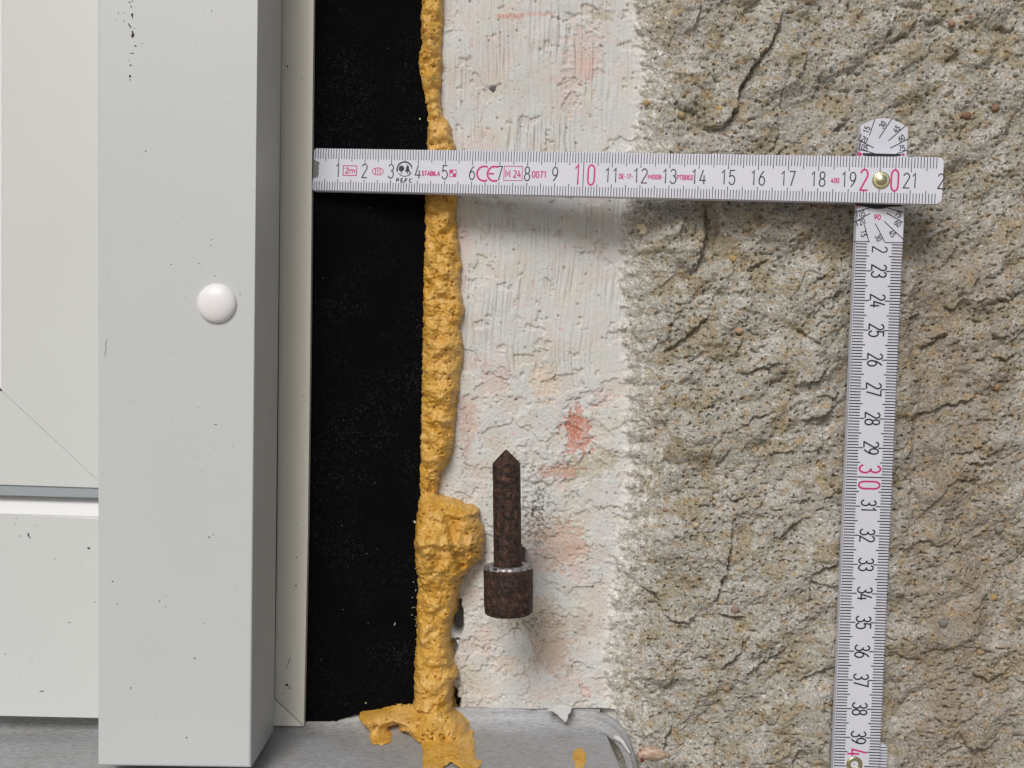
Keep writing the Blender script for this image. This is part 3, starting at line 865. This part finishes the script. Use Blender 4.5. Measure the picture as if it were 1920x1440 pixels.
def foam_mesh(name, poly, ub, vb, Tf, basef, material, parent=None, seed=0, skirt=5.0, W=26.0, lump=1.0):
    uu, vv = np.meshgrid(ub, vb)
    wu_ = uu + lump * 2.2 * perlin(uu / 11, vv / 11, 201 + seed) + 1.1 * perlin(uu / 4.5, vv / 4.5, 202 + seed)
    wv_ = vv + lump * 2.2 * perlin(uu / 11, vv / 11, 203 + seed) + 1.1 * perlin(uu / 4.5, vv / 4.5, 204 + seed)
    d, _, _ = polydist(wu_, wv_, poly + [poly[0]])
    ins = inside(wu_, wv_, poly)
    sd = np.where(ins, d, -d)
    t_ = np.clip(sd / (W + 20 * sstep(1320, 1350, vv) * (lump > .9)), 0, 1)
    h = Tf(uu, vv) * np.sqrt(np.clip(1 - (1 - t_) ** 2, 0, 1))
    lum = np.clip(t_ * 3, 0, 1) * lump * (1 + 0.7 * sstep(1320, 1345, vv))
    h += lum * (0.0019 * fbm(uu / 34, vv / 30, 2, 205 + seed) + 0.0007 * np.abs(fbm(uu / 19 + .3 * perlin(uu / 30, vv / 30, 3), vv / 17, 2, 206 + seed)) + 0.00025 * fbm(uu / 6, vv / 6, 2, 207 + seed))
    wd_, wv2, _ = worley(uu / 9, vv / 9, 17 + seed)
    h += lum * 0.0006 * np.clip(.5 - wd_, 0, 1) * (wv2 > .45)
    h -= lum * 0.0011 * sstep(.20, .08, worley(uu / 14, vv / 14, 19 + seed)[0]) * (worley(uu / 14, vv / 14, 19 + seed)[1] > .55)
    h = np.where(sd < 0, sd * 0.0011, h)
    dep = basef(uu, vv) - h
    b = basef(uu, vv)
    keep = sd > -skirt
    X_ = (uu - 960) * b / F; Z_ = CH - (vv - 720) * b / F
    co = np.stack([X_, dep, Z_], -1).reshape(-1, 3)
    ny, nx = uu.shape
    qi = (np.arange(ny - 1)[:, None] * nx + np.arange(nx - 1)[None, :])
    kq = keep[:-1, :-1] & keep[1:, :-1] & keep[:-1, 1:] & keep[1:, 1:]
    q = qi[kq]
    faces = np.stack([q, q + nx, q + nx + 1, q + 1], -1)
    used, inv = np.unique(faces.ravel(), return_inverse=True)
    o = mesh_obj(name, co[used].tolist(), inv.reshape(-1, 4).tolist(), material, parent, smooth=True)
    return o


def T_main(u, v):
    t = np.interp(v, [-900, 200, 290, 420, 700, 880, 925, 960, 1010, 1060, 1100, 1160, 1250, 1318, 1350, 1400, 1460],
                  [.0050, .0045, .0040, .0045, .0060, .0055, .0055, .0110, .0150, .0125, .0085, .0080, .0090, .0110, .0130, .0130, .010]).astype(np.float32)
    # ridge down the middle of the big lump, with a flatter facet to its right
    t = t * (1 - 0.30 * sstep(840, 852, u - 0.30 * (v - 1000)) * sstep(950, 975, v) * sstep(1075, 1050, v))
    t = t * np.where(v > 1318, np.interp(u, [670, 690, 745, 790, 830, 905], [.35, .5, .42, .75, 1.1, .9]), 1)
    # notch on the narrow neck
    return t


def B_main(u, v):
    return np.interp(v, [-900, 1325, 1345, 1368, 1395, 1440, 1470], [.3932, .3932, .3890, sill_d(1370), sill_d(1395), sill_d(1440), sill_d(1470)]).astype(np.float32)


vb = axis(-20, 1462, 1.6, -880, 1463)
fo = foam_mesh("expanding_foam", poly, np.arange(662, 918, 1.6), vb, T_main, B_main, M['foam'])
tag(fo, "long bead of hardened yellow expanding foam, bulging low down and spilling onto the sill", "expanding foam")
bl = [(1074, 1408), (1079, 1402), (1087, 1400), (1095, 1404), (1099, 1413), (1099, 1424), (1096, 1435), (1092, 1446), (1085, 1449), (1079, 1441), (1077, 1430), (1073, 1419)]
fb = foam_mesh("foam_blob", bl, np.arange(1064, 1108, 1.2), np.arange(1392, 1456, 1.2), lambda u, v: .0034 + 0 * u, lambda u, v: sill_d(v.astype(np.float32)) + .0002, M['foam'], seed=5, skirt=3, W=11, lump=.35)
tag(fb, "small yellow foam drip stuck alone on the bare sill", "foam drip")

# ------------------------------------------------------------------ rusty pintle
axd = .360
PI_ = empty("shutter_pintle", P(950, 1100, axd), "rusty iron shutter pintle with pointed pin, sticking out of the white plaster", "pintle")


def pxs(n): return n * axd / F


def rn(t, h): return 0.012 * math.sin(5 * t + h * 900) + 0.010 * math.sin(11 * t + h * 2300) + random.uniform(-.006, .006)


zax = (P(948, 843, axd) - P(952, 1150, axd)).normalized()
c0 = P(952, 1062, axd)
hh = pxs(1062 - 843)
pr = [(pxs(26.5), -.004)] + [(pxs(26.3 - .3 * k / 10), hh * .88 * k / 10) for k in range(11)] + [(pxs(25), hh * .885), (pxs(21), hh * .908), (pxs(14), hh * .943), (pxs(7), hh * .975), (pxs(2.2), hh * .997), (pxs(.4), hh)]
vs, fs = lathe(pr, c0, zax, Vector((1, 0, 0)), 44, rn)
mesh_obj("pin", vs, fs, M['rust'], PI_, smooth=True)
c1 = P(953.5, 1151, axd)
hc = pxs(94)
pr = [(pxs(38), -.0002), (pxs(43), 0.0002), (pxs(45), pxs(4)), (pxs(45.5), pxs(20)), (pxs(46), pxs(50)), (pxs(46.5), pxs(78)), (pxs(46), pxs(86))]
vs, fs = lathe(pr, c1, zax, Vector((1, 0, 0)), 52, rn)
mesh_obj("collar", vs, fs, M['rust'], PI_, smooth=True)
pr = [(pxs(46), pxs(86)), (pxs(45), pxs(90)), (pxs(42), pxs(92)), (pxs(34), pxs(92)), (pxs(27), pxs(91)), (pxs(26.4), pxs(89))]
vs, fs = lathe(pr, c1, zax, Vector((1, 0, 0)), 52, rn)
mesh_obj("collar_rim", vs, fs[:-2], M['worn'], PI_, smooth=True)["label"] = "worn bright rim on top of the collar"
aw = P(964, 1090, axd)
bm = bmesh.new()
bmesh.ops.create_cube(bm, size=1)
for q in bm.verts:
    back = q.co.y > 0
    q.co = Vector((aw.x - .0010 + q.co.x * .0082 + (.0018 if back else 0), axd + .003 if not back else .41, aw.z + q.co.z * .0125 + (.0020 if back else .0005)))
bmesh.ops.bevel(bm, geom=list(bm.edges), offset=.0012, segments=2, affect='EDGES')
bm_obj("arm", bm, M['rust'], PI_)

# ------------------------------------------------------------------ folding rule
# stroke figures: boxes of width .46, height 1
def arc(cx, cy, rx, ry, a0, a1, n=12):
    return [(cx + rx * math.cos(math.radians(a0 + (a1 - a0) * k / n)), cy + ry * math.sin(math.radians(a0 + (a1 - a0) * k / n))) for k in range(n + 1)]


DG = {
    '0': [arc(.23, .74, .20, .26, 0, 180) + arc(.23, .26, .20, .26, 180, 360) + [(.43, .5), (.43, .76)]],
    '1': [[(.06, .80), (.24, 1.0), (.24, 0)]],
    '2': [arc(.23, .76, .20, .24, 165, -28, 14) + [(.03, .02), (.03, 0.0), (.46, 0)]],
    '3': [arc(.22, .76, .19, .24, 160, -80, 14) + arc(.21, .27, .22, .27, 82, -160, 16)],
    '4': [[(.34, .62), (.34, .0)], [(.26, 1.0), (.03, .26), (.48, .26)]],
    '5': [[(.42, 1.0), (.08, 1.0), (.05, .56)] + arc(.22, .32, .22, .32, 130, -160, 16)],
    '6': [[(.38, .98), (.26, .88)] + arc(.23, .30, .20, .30, 165, 178, 2)[:0] + [(.10, .62), (.035, .38)] + arc(.235, .30, .20, .30, 180, 540, 22)],
    '7': [[(.03, 1.0), (.44, 1.0), (.17, 0)]],
    '8': [arc(.23, .76, .175, .24, -90, 270, 20), arc(.23, .26, .205, .26, 90, 450, 22)],
    '9': [[(.08, .02), (.20, .12), (.36, .38), (.425, .62)] + arc(.225, .70, .20, .30, 0, 360, 22)],
}


DG.update({
    'M': [[(0, 0), (0, 1.0), (.32, .30), (.64, 1.0), (.64, 0)]], 'm': [[(0, 0), (0, .70)], arc(.17, .48, .17, .20, 180, 0, 8) + [(.34, 0)], arc(.51, .48, .17, .20, 180, 0, 8) + [(.68, 0)]],
    'S': [arc(.24, .75, .21, .25, 35, 270, 12) + arc(.24, .25, .23, .25, 90, -150, 12)], 'T': [[(0, 1.0), (.52, 1.0)], [(.26, .97), (.26, 0)]],
    'A': [[(0, 0), (.29, 1.0), (.58, 0)], [(.10, .32), (.48, .32)]], 'I': [[(.08, 0), (.08, 1.0)]], 'L': [[(.02, 1.0), (.02, 0), (.44, 0)]],
    'B': [[(.02, .5), (.02, 1.0)] + arc(.24, .76, .20, .24, 90, -90, 8) + [(.02, .52)], [(.02, .52), (.02, 0)] + arc(.25, .26, .22, .26, -90, 90, 8)],
    'P': [[(.02, 0), (.02, 1.0)] + arc(.26, .74, .22, .26, 90, -90, 8) + [(.04, .48)]], 'F': [[(.46, 1.0), (.02, 1.0), (.02, 0)], [(.04, .52), (.38, .52)]],
    'E': [[(.46, 1.0), (.02, 1.0), (.02, 0), (.47, 0)], [(.04, .52), (.38, .52)]], 'C': [arc(.29, .5, .27, .5, 42, 318, 16)],
    'D': [[(.02, 0), (.02, 1.0), (.18, 1.0)] + arc(.18, .5, .32, .5, 90, -90, 12) + [(.02, 0)]], '-': [[(.04, .45), (.30, .45)]],
})
WID = {'M': .64, 'm': .68, 'S': .47, 'T': .52, 'A': .58, 'I': .16, 'L': .44, 'B': .47, 'P': .48, 'F': .46, 'E': .47, 'C': .50, 'D': .50, '-': .34, ' ': .22, '1': .28}


class Print:
    """flat lacquer print built in a blade's own coordinates (metres), stacked a few microns apart"""
    def __init__(s, z0):
        s.v = []; s.f = []; s.z = z0; s.k = 0

    def lvl(s):
        s.k += 1
        return s.z + (s.k % 7) * 4e-6

    def quad(s, x0, y0, x1, y1):
        z = s.lvl(); b = len(s.v)
        s.v += [(x0, y0, z), (x1, y0, z), (x1, y1, z), (x0, y1, z)]
        s.f.append((b, b + 1, b + 2, b + 3))

    def poly(s, pts):
        z = s.lvl(); b = len(s.v)
        s.v += [(x, y, z) for x, y in pts]
        s.f.append(tuple(range(b, b + len(pts))))

    def stroke(s, pts, w):
        z = s.lvl(); n = len(pts); L = []; R_ = []
        for i, p in enumerate(pts):
            a = pts[max(i - 1, 0)]; c = pts[min(i + 1, n - 1)]
            d1 = (p[0] - a[0], p[1] - a[1]); d2 = (c[0] - p[0], c[1] - p[1])
            l1 = math.hypot(*d1) or 1; l2 = math.hypot(*d2) or 1
            if i == 0: d1, l1 = d2, l2
            if i == n - 1: d2, l2 = d1, l1
            tx, ty = d1[0] / l1 + d2[0] / l2, d1[1] / l1 + d2[1] / l2
            tl = math.hypot(tx, ty) or 1
            nx, ny = -ty / tl, tx / tl
            cs = max(.45, abs(nx * -d1[1] / l1 + ny * d1[0] / l1))
            o = w / 2 / cs
            L.append((p[0] + nx * o, p[1] + ny * o)); R_.append((p[0] - nx * o, p[1] - ny * o))
        b = len(s.v)
        for l_, r_ in zip(L, R_):
            s.v += [(l_[0], l_[1], z), (r_[0], r_[1], z)]
        for i in range(n - 1):
            a = b + 2 * i
            s.f.append((a, a + 1, a + 3, a + 2))

    def figure(s, ch, x, y, h, w, ang=0.0, wid=1.0):
        ca, sa = math.cos(ang), math.sin(ang)
        for st_ in DG[ch]:
            s.stroke([(x + (px * wid * h) * ca - (py * h) * sa, y + (px * wid * h) * sa + (py * h) * ca) for px, py in st_], w)

    def number(s, txt, x, y, h, w, ang=0.0, gap=.60, wid=1.0, centre=True):
        adv = gap * h * wid; tot = adv * (len(txt) - 1) + .46 * h * wid
        x0 = -tot / 2 if centre else 0
        ca, sa = math.cos(ang), math.sin(ang)
        for i, ch in enumerate(txt):
            ox = x0 + i * adv
            s.figure(ch, x + ox * ca - (-h / 2) * sa * 1, y + ox * sa + (-h / 2) * ca, h, w, ang, wid)

    def text(s, txt, x, y, h, width, w, gap=.16):
        """stroke lettering centred on x, y and fitted to a given width"""
        ws = [WID.get(c, .46) for c in txt]
        k = width / (h * (sum(ws) + gap * (len(txt) - 1)))
        cx = x - width / 2
        for c, cw in zip(txt, ws):
            if c != ' ':
                for st_ in DG[c]:
                    s.stroke([(cx + px * h * k, y - h / 2 + py * h) for px, py in st_], w)
            cx += (cw + gap) * h * k

    def build(s, name, material, parent):
        # figures read from +Z; weld nothing
        return mesh_obj(name, s.v, s.f, material, parent, local=True)


def frame(origin, a, upref):
    a = a.normalized(); v_ = (upref - a * upref.dot(a)).normalized(); n_ = a.cross(v_)
    m_ = Matrix((a, v_, n_)).transposed().to_4x4(); m_.translation = origin
    return m_


TH = .0031
RU = empty("folding_rule", (0.12, .365, CH), "white two-metre folding rule with magenta tens, laid out as an L over the wall", "folding rule")


def blade(name, outline, mtx, label=None):
    bm = bmesh.new()
    fv = [bm.verts.new((x, y, 0)) for x, y in outline]
    bv = [bm.verts.new((x, y, -TH)) for x, y in outline]
    n = len(fv); ff = bm.faces.new(fv); bm.faces.new(list(reversed(bv)))
    for i in range(n):
        j = (i + 1) % n; bm.faces.new((fv[j], fv[i], bv[i], bv[j]))
    bmesh.ops.bevel(bm, geom=list(ff.edges), offset=.0003, segments=2, affect='EDGES')
    o = bm_obj(name, bm, M['rule'])
    o.parent = RU; o.matrix_parent_inverse = RU.matrix_world.inverted(); o.matrix_basis = mtx
    if label: o['label'] = label
    return o


# blade along the top, its zero against the window frame
L0 = Vector((-0.07339440794286516, .388, CH + (720 - 317.6) * .388 / F))
R0 = P(1768, 338.8, .3518)
HM = frame(L0, R0 - L0, Vector((0, 0, 1)))
LEN = (R0 - L0).length; W2 = .0156 / 2
cr_ = .0016
ol = [(0.0003, -W2 + .0006), (.0009, -W2), (LEN - cr_, -W2)] + [(LEN - cr_ + cr_ * math.sin(q), -W2 + cr_ - cr_ * math.cos(q)) for q in np.linspace(.3, 1.57, 4)] + \
     [(LEN, 0)] + [(LEN - cr_ + cr_ * math.cos(q), W2 - cr_ + cr_ * math.sin(q)) for q in np.linspace(0, 1.57, 5)] + [(.0009, W2), (.0003, W2 - .0006)]
# taper of the free end as in the photo
B1 = blade("blade", ol, HM, "blade lying across from the window frame to the joint, marked 1 to 21")
def item(name, fn, material, parent, label=None):
    q = Print(.00004 + .000012)
    fn(q)
    o = q.build(name, material, parent)
    if label: o['label'] = label
    return o


bp_ = Print(.00004)
ym, y5, yc = .0038, .0047, .0058
for k in range(1, int((LEN - .0008) * 1000)):
    x = k * .001
    ln = .0052 if k % 10 == 0 else (y5 if k % 5 == 0 else ym)
    w_ = .00025
    if k == 100:
        bp_.quad(x - w_ / 2, -W2 + .0001, x + w_ / 2, W2 - .0001); continue
    bp_.quad(x - w_ / 2, W2 - ln, x + w_ / 2, W2 - .0001)
    bp_.quad(x - w_ / 2, -W2 + .0001, x + w_ / 2, -W2 + (ln - .0008 if k % 10 == 0 else ln - .0004))
bp_.build("scale_marks", M['black'], B1)['kind'] = 'stuff'
NH = .0049; NW = .00038
for c in range(1, 22):
    if c in (10, 20): continue
    item("numeral", lambda q: q.number(str(c), c * .01, -.0002, NH, NW, wid=.92), M['black'], B1)
item("numeral", lambda q: q.figure('2', .2186, -.0002 - NH / 2, NH, NW, wid=.92), M['black'], B1)
for ch, x in (('1', .0968), ('0', .1015), ('2', .1937), ('0', .2036)):
    item("tens_numeral", lambda q: q.figure(ch, x, -.0037, .0070, .00060, wid=.80), M['pink'], B1)


def box(pr_, x0, y0, x1, y1, w):
    pr_.quad(x0, y0, x1, y0 + w); pr_.quad(x0, y1 - w, x1, y1); pr_.quad(x0, y0 + w, x0 + w, y1 - w); pr_.quad(x1 - w, y0 + w, x1, y1 - w)


def tt_(u):                                                   # photo column to place along the blade
    lo, hi = 0.0, LEN
    for _ in range(40):
        mid = (lo + hi) / 2; w = HM @ Vector((mid, 0, 0))
        if 960 + w.x * F / w.y < u: lo = mid
        else: hi = mid
    return lo


def f_len(q):
    box(q, tt_(643), -.0021, tt_(669.5), .0017, .0003); q.text("2m", tt_(656.5), -.0002, .0019, .0035, .00036)


def f_oval(q):
    x0, x1 = tt_(698), tt_(719); xc = (x0 + x1) / 2
    q.stroke(arc(xc, -.0003, (x1 - x0) / 2, .0013, 0, 360, 26), .00026)
    for g_ in (-.0009, 0, .0009): q.quad(xc + g_ - .00016, -.0013, xc + g_ + .00016, .0007)


def f_tree(q):
    xc = tt_(758.5); yc_ = .0006
    q.stroke(arc(xc, yc_, .0028, .0027, 200, 20, 24), .00050); q.stroke(arc(xc, yc_, .0027, .0027, 20, 5, 4), .0003)
    q.stroke(arc(xc + .0001, yc_, .0027, .0025, 215, 335, 16), .00028); q.stroke(arc(xc - .0006, yc_ - .0014, .0026, .0016, 330, 400, 8), .0003)
    q.poly(arc(xc - .0012, yc_ + .0003, .00105, .00105, 0, 342, 18)); q.quad(xc - .00135, yc_ - .0016, xc - .00105, yc_ - .0006)
    q.poly([(xc + .0001, yc_ - .0008), (xc + .0021, yc_ - .0008), (xc + .0011, yc_ + .0012)]); q.poly([(xc + .0004, yc_ + .0004), (xc + .0018, yc_ + .0004), (xc + .0011, yc_ + .0019)]); q.quad(xc + .00095, yc_ - .0016, xc + .00125, yc_ - .0007)
    q.text("PEFC", xc, -.0034, .0012, .0056, .00036, .45)


def f_cheq(q):
    x0, x1 = tt_(842.5), tt_(856); s_ = (x1 - x0) / 2
    box(q, x0, -.0018, x1, .0008, .00022)
    q.quad(x0, -.0005, x0 + s_, .0008); q.quad(x0 + s_, -.0018, x1, -.0005)


def f_ce(q):
    xa, xb = tt_(908), tt_(929.5)
    q.stroke(arc(xa, -.0004, .0026, .0026, 62, 298, 18), .00066)
    q.stroke(arc(xb - .0004, -.0004, .0026, .0026, 62, 298, 18), .00066); q.quad(xb - .0026, -.0007, xb - .0006, -.0001)


def f_year(q):
    box(q, tt_(944.5), -.0028, tt_(980), .0025, .00024); q.text("M 24", tt_(962.3), -.0003, .0024, .0054, .00038)


item("length_mark", f_len, M['pink'], B1, "boxed magenta 2m")
item("class_oval", f_oval, M['pink'], B1)
item("tree_emblem", f_tree, M['black'], B1, "black round emblem of two trees over four letters")
item("lettering", lambda q: q.text("STABILA", tt_(808), -.0007, .0015, .0066, .00038), M['pink'], B1)
item("chequer_emblem", f_cheq, M['pink'], B1)
item("ce_mark", f_ce, M['pink'], B1)
item("year_mark", f_year, M['pink'], B1)
for tx, u, y, h, wd_t, w_ in (("0071", 1010.5, -.0004, .0022, .0048, .00038), ("DE-17-", 1174, -.0005, .0015, .0049, .00030), ("MI008-", 1229.5, -.0005, .0015, .0052, .00030), ("PTB002", 1284.5, -.0005, .0015, .0055, .00030), ("400", 1566, -.0006, .0015, .0026, .00030)):
    item("lettering", lambda q: q.text(tx, tt_(u), y, h, wd_t, w_), M['pink'], B1)
# metal tip let into the zero end
tipo = [(.0004, -.0034), (.0020, -.0029), (.0026, -.0023), (.0022, -.0019), (.0027, -.0014), (.0023, -.0004), (.0027, .0002), (.0023, .0011), (.0027, .0021), (.0026, .0027), (.0019, .0030), (.0004, .0036)]
vt = [(x, y, .00008) for x, y in tipo] + [(x, y, -.001) for x, y in tipo]
n = len(tipo)
mesh_obj("metal_tip", vt, [tuple(range(n))] + [(i, i + n, (i + 1) % n + n, (i + 1) % n) for i in range(n)], M['steel'], B1, local=True)

# blade running down
V0 = P(1646.8, 508.4, .3592); V1 = P(1608.4, 1383, .3655)
VM = frame(V0, V1 - V0, Vector((1, 0, 0)))
kV = 0.16 / (V1 - V0).length
VW = .0160 / 2
HINV = VM.inverted()


def vloc(u, v):
    """photo position to the lower blade's own coordinates"""
    o = Vector((0, 0, CH)); d = P(u, v, 1.0) - o
    o2 = HINV @ o; d2 = (HINV.to_3x3() @ d)
    t = -o2.z / d2.z
    return (o2.x + d2.x * t, o2.y + d2.y * t)


tl = vloc(1608, 235)[0]; tm = vloc(1655, 221)[0]
endx = vloc(1600, 1432)[0] + .030
ol = [(tl, -VW), (endx - .0016, -VW), (endx, -VW + .0016), (endx, VW - .0016), (endx - .0016, VW), (tl, VW), ((tl * .45 + tm * .55), VW * .62), (tm + .0001, VW * .22), (tm, -.0003), (tm + .0003, -VW * .35), ((tl * .5 + tm * .5), -VW * .70)]
B2 = blade("blade", ol, VM, "blade hanging down over the rough render, marked 23 to 39")
bp_ = Print(.00004); pp = Print(.00004)
ofs = 0.0
start = vloc(1645, 455)[0]
k = -9
for k in range(-9, 175):
    x = k * .001 / kV
    if x < start - .0002: continue
    c10 = k % 10 == 0; c5 = k % 5 == 0
    ln = .0054 if c10 else (.0046 if c5 else .0038)
    w_ = .00036
    if k == 70:
        bp_.quad(x - w_ / 2, -VW + .0001, x + w_ / 2, VW - .0001); continue
    bp_.quad(x - w_ / 2, VW - ln, x + w_ / 2, VW - .00005); bp_.quad(x - w_ / 2, -VW + .00005, x + w_ / 2, -VW + ln)
bp_.build("scale_marks", M['black'], B2)['kind'] = 'stuff'
for c in range(23, 40):
    if c == 30: continue
    item("numeral", lambda q: q.number(str(c), (c - 23) * .01 / kV, .0002, .0050, .00050, wid=.90, gap=.52), M['black'], B2)
item("numeral", lambda q: q.figure('2', vloc(1645, 457)[0] + .0009, .0002 - .0025, .0050, .00042, wid=.90), M['black'], B2)
for ch, x, h in (('3', .0700 / kV - .0042, .0072), ('0', .0700 / kV + .0013, .0072), ('4', vloc(1600, 1404)[0], .0068)):
    item("tens_numeral", lambda q: q.figure(ch, x, -.0035, h, .00062, wid=.85 if ch != '4' else .75), M['pink'], B2)
# protractor scale by the joint
PL = [((1598, 453), (1631, 453)), ((1659, 455), (1693, 455)), ((1640, 224), (1630, 254)), ((1672, 223), (1648, 259)), ((1702, 232), (1666, 264)), ((1702, 261), (1669, 278)), ((1608, 262), (1638, 277)), ((1608, 279), (1640, 288)), ((1702, 281), (1680, 289)),
      ((1600, 398), (1634, 389)), ((1600, 417), (1631.5, 400)), ((1662, 399), (1693, 417)), ((1664, 390), (1694, 398)), ((1620.5, 421), (1629, 453)), ((1641, 419), (1659, 454)), ((1658, 415), (1694, 449))]
LB = [("15", 1625, 243, -70), ("30", 1655, 234, -58), ("45", 1681, 242, -48), ("60", 1690, 259, -28), ("75", 1691, 278, -8), ("120", 1618, 260, 28), ("105", 1618, 276, 16),
      ("105", 1613, 401, -10), ("120", 1613, 417, -28), ("15", 1619, 438, 80), ("30", 1647, 446, 62), ("45", 1673, 438, 50), ("60", 1683, 419, 38), ("75", 1684, 402, 22)]


def f_prot(q):
    for a, b in PL: q.stroke([vloc(*a), vloc(*b)], .00028)
    for tx, u, v, deg in LB:
        x, y = vloc(u, v)
        q.number(tx, x, y, .0018, .00028, ang=math.radians(90 + deg if deg < 0 and False else 90 - deg), gap=.62, wid=1.05)


item("protractor_scale", f_prot, M['black'], B2)['kind'] = 'stuff'
item("right_angle_mark", lambda q: q.number("90", *vloc(1645, 407), .0016, .00034, ang=math.radians(90), gap=.62, wid=1.2), M['pink'], B2)


def f_ring(q):
    q.poly([vloc(1617, 287), vloc(1691, 289), vloc(1690, 292), vloc(1660, 296), vloc(1618, 292)])
    q.poly([vloc(1602, 378), vloc(1693, 380), vloc(1690, 387), vloc(1668, 388), vloc(1655, 391.5), vloc(1640, 392), vloc(1625, 388.5), vloc(1604, 385)])


item("index_ring", f_ring, M['black'], B2)
for pg in ([(1608, 285), (1616, 287), (1616, 292), (1607, 291)], [(1691.5, 287), (1696, 288), (1696, 293), (1691.5, 292)], [(1601, 385.6), (1614, 387.4), (1614, 389), (1601, 387)]):
    item("index_tick", lambda q: q.poly([vloc(*p_) for p_ in pg]), M['pink'], B2)

# third blade, folded back behind the second
T0 = P(1622, 1395, .3692); T1 = P(1590, 2100, .3745)
TM = frame(T0, T1 - T0, Vector((1, 0, 0)))
ol = [(0.0004, -VW), (.235, -VW), (.235, VW), (.0010, VW), (0.0003, VW - .0008), (0, 0)]
B3 = blade("blade", ol, TM, "lowest blade, only its ticked corner showing behind the upright one")
bp_ = Print(.00004)
for k in range(1, 230):
    x = k * .001; ln = .0054 if k % 10 == 0 else (.0046 if k % 5 == 0 else .0042)
    bp_.quad(x - .00014, VW - ln, x + .00014, VW - .0002); bp_.quad(x - .00014, -VW + .0002, x + .00014, -VW + ln)
bp_.build("scale_marks", M['black'], B3)['kind'] = 'stuff'


def rivet(u, v, M0, rad, hole, parent_m, z0=0.0):
    o = Vector((0, 0, CH)); d = P(u, v, 1.0) - o; inv = M0.inverted()
    o2 = inv @ o; d2 = inv.to_3x3() @ d; t = -o2.z / d2.z
    x, y = o2.x + d2.x * t, o2.y + d2.y * t
    if hole:
        prof = [(rad, -.0005), (rad, .0001), (rad * .93, .0004), (rad * .72, .00055), (rad * .50, .00035), (rad * .42, -.0002), (rad * .36, -.0005), (rad * .25, -.0002), (rad * .02, .0001)]
    else:
        prof = [(rad, -.0005), (rad, .0001), (rad * .93, .0005), (rad * .80, .0007), (rad * .70, .00055), (rad * .55, .0008), (rad * .35, .00105), (rad * .02, .0012)]
    vs, fs = lathe(prof, Vector((x, y, 0)), Vector((0, 0, 1)), Vector((1, 0, 0)), 40)
    me = mesh_obj("rivet", vs, fs, M['brass'], None, smooth=True)
    me.parent = RU; me.matrix_parent_inverse = RU.matrix_world.inverted(); me.matrix_basis = M0
    return me


rivet(1652, 338, HM, 16.5 * .3535 / F, False, None)['label'] = "shiny domed brass rivet at the corner joint"
rivet(1602, 1433, VM, 15.5 * .3635 / F, True, None)['label'] = "brass eyelet rivet at the lower joint"
# spacer plate of the corner joint between the two blades
sp_o = HM @ Vector((tt_(1652), 0, -TH - .00005))
mm = HM.copy(); mm.translation = sp_o
vs, fs = lathe([(.0062, -.0004), (.0066, -.0002), (.0066, 0)], Vector((0, 0, 0)), Vector((0, 0, 1)), Vector((1, 0, 0)), 40)
o = mesh_obj("joint_plate", vs, fs, mat("black_joint", (.02, .02, .02), .5)); o.parent = RU; o.matrix_parent_inverse = RU.matrix_world.inverted(); o.matrix_basis = mm

# ------------------------------------------------------------------ small cocoon in the render
dc = .3655
CO = empty("insect_cocoon", P(1225, 1415, dc), "small brown papery cocoon with reddish open end, lodged beside the sill end", "cocoon")
cm = mat("papery_cocoon", (.40, .30, .24), .6); t = NT(cm)
t.base(t.ramp(t.noise(500, 4, .6, t.mapping((1, 1, 3))), [(0.3, (.28, .19, .14)), (0.5, (.50, .36, .27)), (0.7, (.56, .50, .42))]))
t.bump(t.noise(900, 3), .0004, .7)
tube("husk", [P(u, v, dc) for u, v in [(1201, 1414), (1206, 1413), (1215, 1412), (1226, 1413), (1238, 1414), (1248, 1416), (1260, 1417)]], 13 * dc / F, cm, CO, 18, [.72, .85, 1.0, 1.05, .85, .45, .08])
tube("rim", [P(u, v, dc - .0006) for u, v in [(1199, 1408), (1204, 1409), (1208, 1414), (1209, 1420), (1206, 1425), (1201, 1427)]], .0006, mat("red_brown_rim", (.16, .035, .02), .35), CO, 10)
tube("end_face", [P(1197, 1415, dc - .001), P(1203, 1415, dc - .0005)], 8.5 * dc / F, mat("pink_husk_end", (.50, .33, .27), .5), CO, 16, [.7, 1.0])
